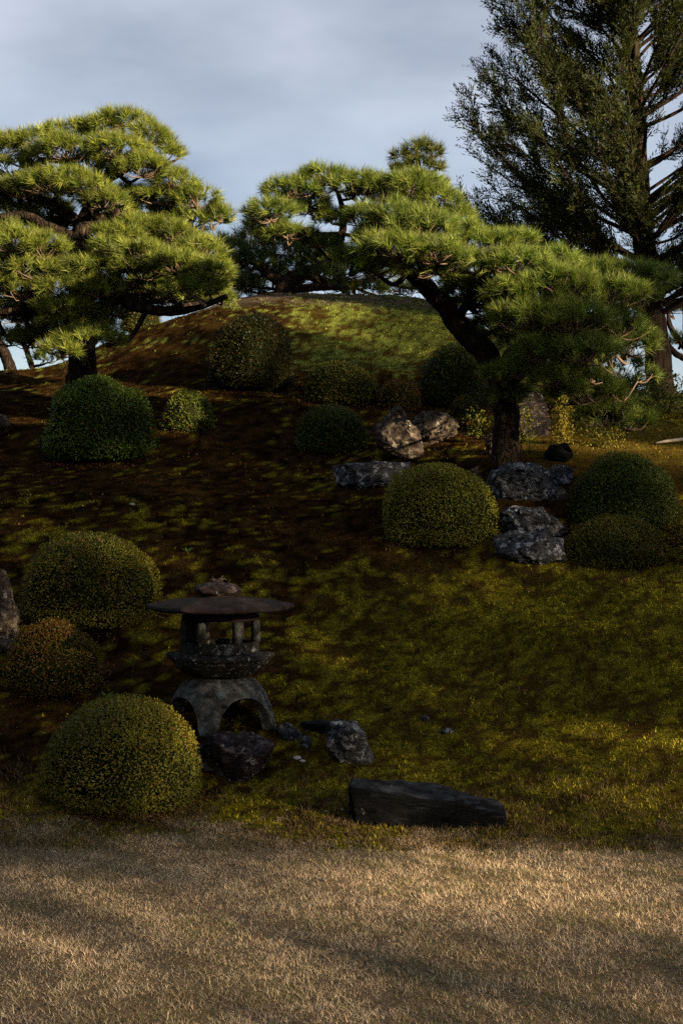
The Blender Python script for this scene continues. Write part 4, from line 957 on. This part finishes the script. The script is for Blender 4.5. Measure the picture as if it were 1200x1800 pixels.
# ------------------------------------------------------------------ the grove behind the camera that shades the garden
# u runs across the sunlight, v along it; the grove stands D0 metres towards the sun
D0 = 25.0; ca, sa = math.cos(R(SUN_AZ)), math.sin(R(SUN_AZ)); TE = math.tan(R(SUN_EL))
def to_uv(p):
    u = p[0] * ca + p[1] * sa; v = -p[0] * sa + p[1] * ca
    return u, p[2] + (D0 + v) * TE
r_ = np.random.default_rng(12)
gaps = []                                        # (u, z, radius u, radius z, openness)
def gap(px, py, ru, rzz, op, Y=None, dz=0):  # crown leaves left out along sun rays, shaped to place lit patches
    Yh = Y or hit(px, py); p = W(px, py, Yh); p[2] += dz; u, z = to_uv(p); gaps.append((u, z, ru, rzz, op))
gap(790, 1565, .28, .08, 1.0); gap(870, 1562, .30, .09, 1.0); gap(950, 1566, .28, .08, 1.0); gap(1040, 1575, .2, .06, .9); gap(1180, 1610, .2, .05, .6); gap(940, 1518, .2, .04, .7)
gap(90, 1618, .22, .04, .7); gap(560, 1750, .2, .04, .4)
gap(290, 1310, .10, .10, .95, 7.5); gap(318, 1272, .08, .08, .9, 7.6); gap(235, 1345, .08, .06, .6, 7.4)
gap(120, 965, .16, .10, .85, 9.6); gap(235, 1000, .10, .10, .8, 9.6); gap(110, 1110, .13, .08, .8, 8.7)
gap(820, 892, .12, .08, 1, 10.9); gap(862, 885, .07, .10, 1, 11.2)
gap(715, 785, .16, .14, 1); gap(785, 755, .20, .13, 1); gap(835, 790, .14, .12, 1); gap(1140, 800, .22, .18, .95); gap(1180, 870, .16, .2, .8); gap(1190, 790, .2, .2, .8)
gap(610, 800, .16, .07, 1); gap(630, 660, .13, .10, .7, 15.2); gap(524, 664, .10, .08, .9, 15); gap(325, 715, .14, .12, .8, 13.6); gap(200, 690, .2, .14, .6, 13.2)
gap(400, 1035, .09, .08, .9, 8.3); gap(330, 985, .16, .05, .9); gap(1130, 905, .14, .1, .5, 11); gap(1055, 775, .14, .14, .9, 12.7); gap(995, 725, .14, .2, .9, 12.8); gap(920, 730, .12, .14, .8, 12.4)
gap(20, 660, .3, .15, .8); gap(730, 590, .8, .40, .5); gap(780, 620, .6, .30, .42); gap(560, 530, .8, .10, .5); gap(300, 560, .5, .12, .35, 18)
gap(1050, 1060, 1.0, .30, .40); gap(1080, 1330, .8, .30, .40); gap(760, 1050, .8, .20, .25); gap(560, 1050, .5, .15, .2)
gaps = np.array(gaps); gaps[:, 2:4] *= np.where(gaps[:, 2:3] < .5, 1.7, 1.0)
def top_of(u): return np.interp(u, [-8, 0, 5, 7, 9, 10.5, 11.0, 11.6, 12.8, 14, 15.5, 24], [12, 12, 12, 11.9, 11.3, 10.8, 11.6, 12.7, 12.9, 12.8, 13.3, 13]) + .16 * np.sin(u * 3.1) + .10 * np.sin(u * 7.7)
n = 150000
u = r_.uniform(-7, 23, n); z = r_.uniform(2.6, 14.2, n); dep = r_.normal(0, 1.3, n)
zz = z                                            # measured on the plane D0; each leaf sits at its own depth on the same sun ray
ok = zz < top_of(u)
nz_ = fbm(np.c_[u, zz * 2.2], 1.3, 5, 3)
dens = np.ones(n)
lawnz = sstep(7.75, 7.2, zz) * sstep(9.5, 8, u)     # thinner lower crowns: broken light on the lawn
dens *= 1 - lawnz * 0.52
dens *= 1 - .45 * sstep(13, 15, u) * sstep(9, 11, zz)
for gu, gz0, ru, rzz, op in gaps:
    e = np.exp(-(((u - gu) / ru) ** 2 + ((zz - gz0) / rzz) ** 2) ** 1.6 * .7); dens *= 1 - op * e
ok &= r_.uniform(size=n) < dens
u, zz, dep = u[ok], zz[ok], dep[ok]; n = len(u)
# position: horizontal offset D0+dep towards the sun
hx = sa * (D0 + dep) + u * ca; hy = -ca * (D0 + dep) + u * sa; hz = zz + dep * TE
LP = np.c_[hx, hy, hz]
tu = np.array([-6, -2, 1.4, 8, 12, 16, 20.])
owner = np.abs(u[:, None] - tu[None, :] + (fbm(np.c_[u, zz], .8, 3, 2) - .5)[:, None] * 2).argmin(1)
words = ['first', 'second', 'third', 'fourth', 'fifth', 'sixth', 'seventh']
for k, t0 in enumerate(tu):
    bx, by = sa * D0 + t0 * ca, -ca * D0 + t0 * sa
    root = thing('broadleaf_tree', f'{words[k]} tree, counted from the lawn side, of the evergreen grove that shades the garden', 'tree', (bx, by, 0), 'evergreen trees of the shading grove')
    mb = MB(); mb.add(*tube([[bx, by, -.1, .30], [bx + .1, by, 3, .24], [bx, by + .1, 7, .17], [bx, by, 11, .05]], 12, 24, .2, k)); mb.build('trunk', M_bark, root, True)
    sel = owner == k; P = LP[sel]; m = len(P)
    mb = MB()
    hiP = P[P[:, 2] > 8.2]
    for j in range(14):
        e = hiP[r_.integers(len(hiP))]; z0 = max(8.0, e[2] - r_.uniform(1, 2.5)); mb.add(*tube([[bx, by, min(z0, 10), .07], [*((e + [bx, by, z0]) / 2 + [0, 0, .2]), .045], [*e, .015]], 6, 8))
    mb.build('branch', M_bark, root, True)
    D = unit(r_.normal(size=(m, 3))); Nn = unit(np.array(S) + r_.normal(size=(m, 3)) * .8)
    sz = r_.uniform(.13, .22, m)
    V, Fc, cc = leaf_quads(P, D, Nn, sz, sz * .7, np.tile([.05, .07, .02], (m, 1)))
    o = make_obj('crown', V, Fc, M_azalea, root, cc)
print('grove leaves', n, 'tris', sum(len(o.data.polygons) for o in C.objects if o.type == 'MESH'))

# unseen belt of trees, added to block sky light behind and left of camera
r_ = np.random.default_rng(44)
belt = [(-14, -22, 14), (-6, -27, 15), (3, -29, 14), (-19, -14, 13), (-20, -5, 13), (-17, 4, 12), (-15, 11, 11), (-6, -16, 11), (-12, -10, 12)]
spot = ['straight back left', 'back middle left', 'straight behind the lawn', 'far left rear', 'far left', 'left flank', 'left flank, farthest up the hill', 'just behind the lawn', 'near left rear']
for k, (bx, by, hh) in enumerate(belt):
    root = thing('broadleaf_tree', f'added unseen evergreen tree that blocks sky light, {spot[k]}', 'tree', (bx, by, 0), 'added evergreen trees that block sky light')
    mb = MB(); mb.add(*tube([[bx, by, -.1, .3], [bx + .1, by, 3, .24], [bx, by, hh * .9, .04]], 10, 20, .2, k)); mb.build('trunk', M_bark, root, True)
    m = 5200; d = unit(r_.normal(size=(m, 3))) * (r_.uniform(size=(m, 1)) ** .4)
    P = np.array([bx, by, hh * .56]) + d * np.array([4.6, 4.6, hh * .44]) * (.8 + .5 * fbm(d * 3, 1, k, 2))[:, None]
    mb = MB()
    for j in range(10):
        e = P[j * 7]; mb.add(*tube([[bx, by, max(2, e[2] - 2), .07], [*((e + [bx, by, e[2]]) / 2), .04], [*e, .015]], 5, 6))
    mb.build('branch', M_bark, root, True)
    sz = r_.uniform(.35, .6, m)
    V, Fc, cc = leaf_quads(P, unit(r_.normal(size=(m, 3))), unit(r_.normal(size=(m, 3))), sz, sz * .7, np.tile([.04, .055, .018], (m, 1)))
    o = make_obj('crown', V, Fc, M_azalea, root, cc)
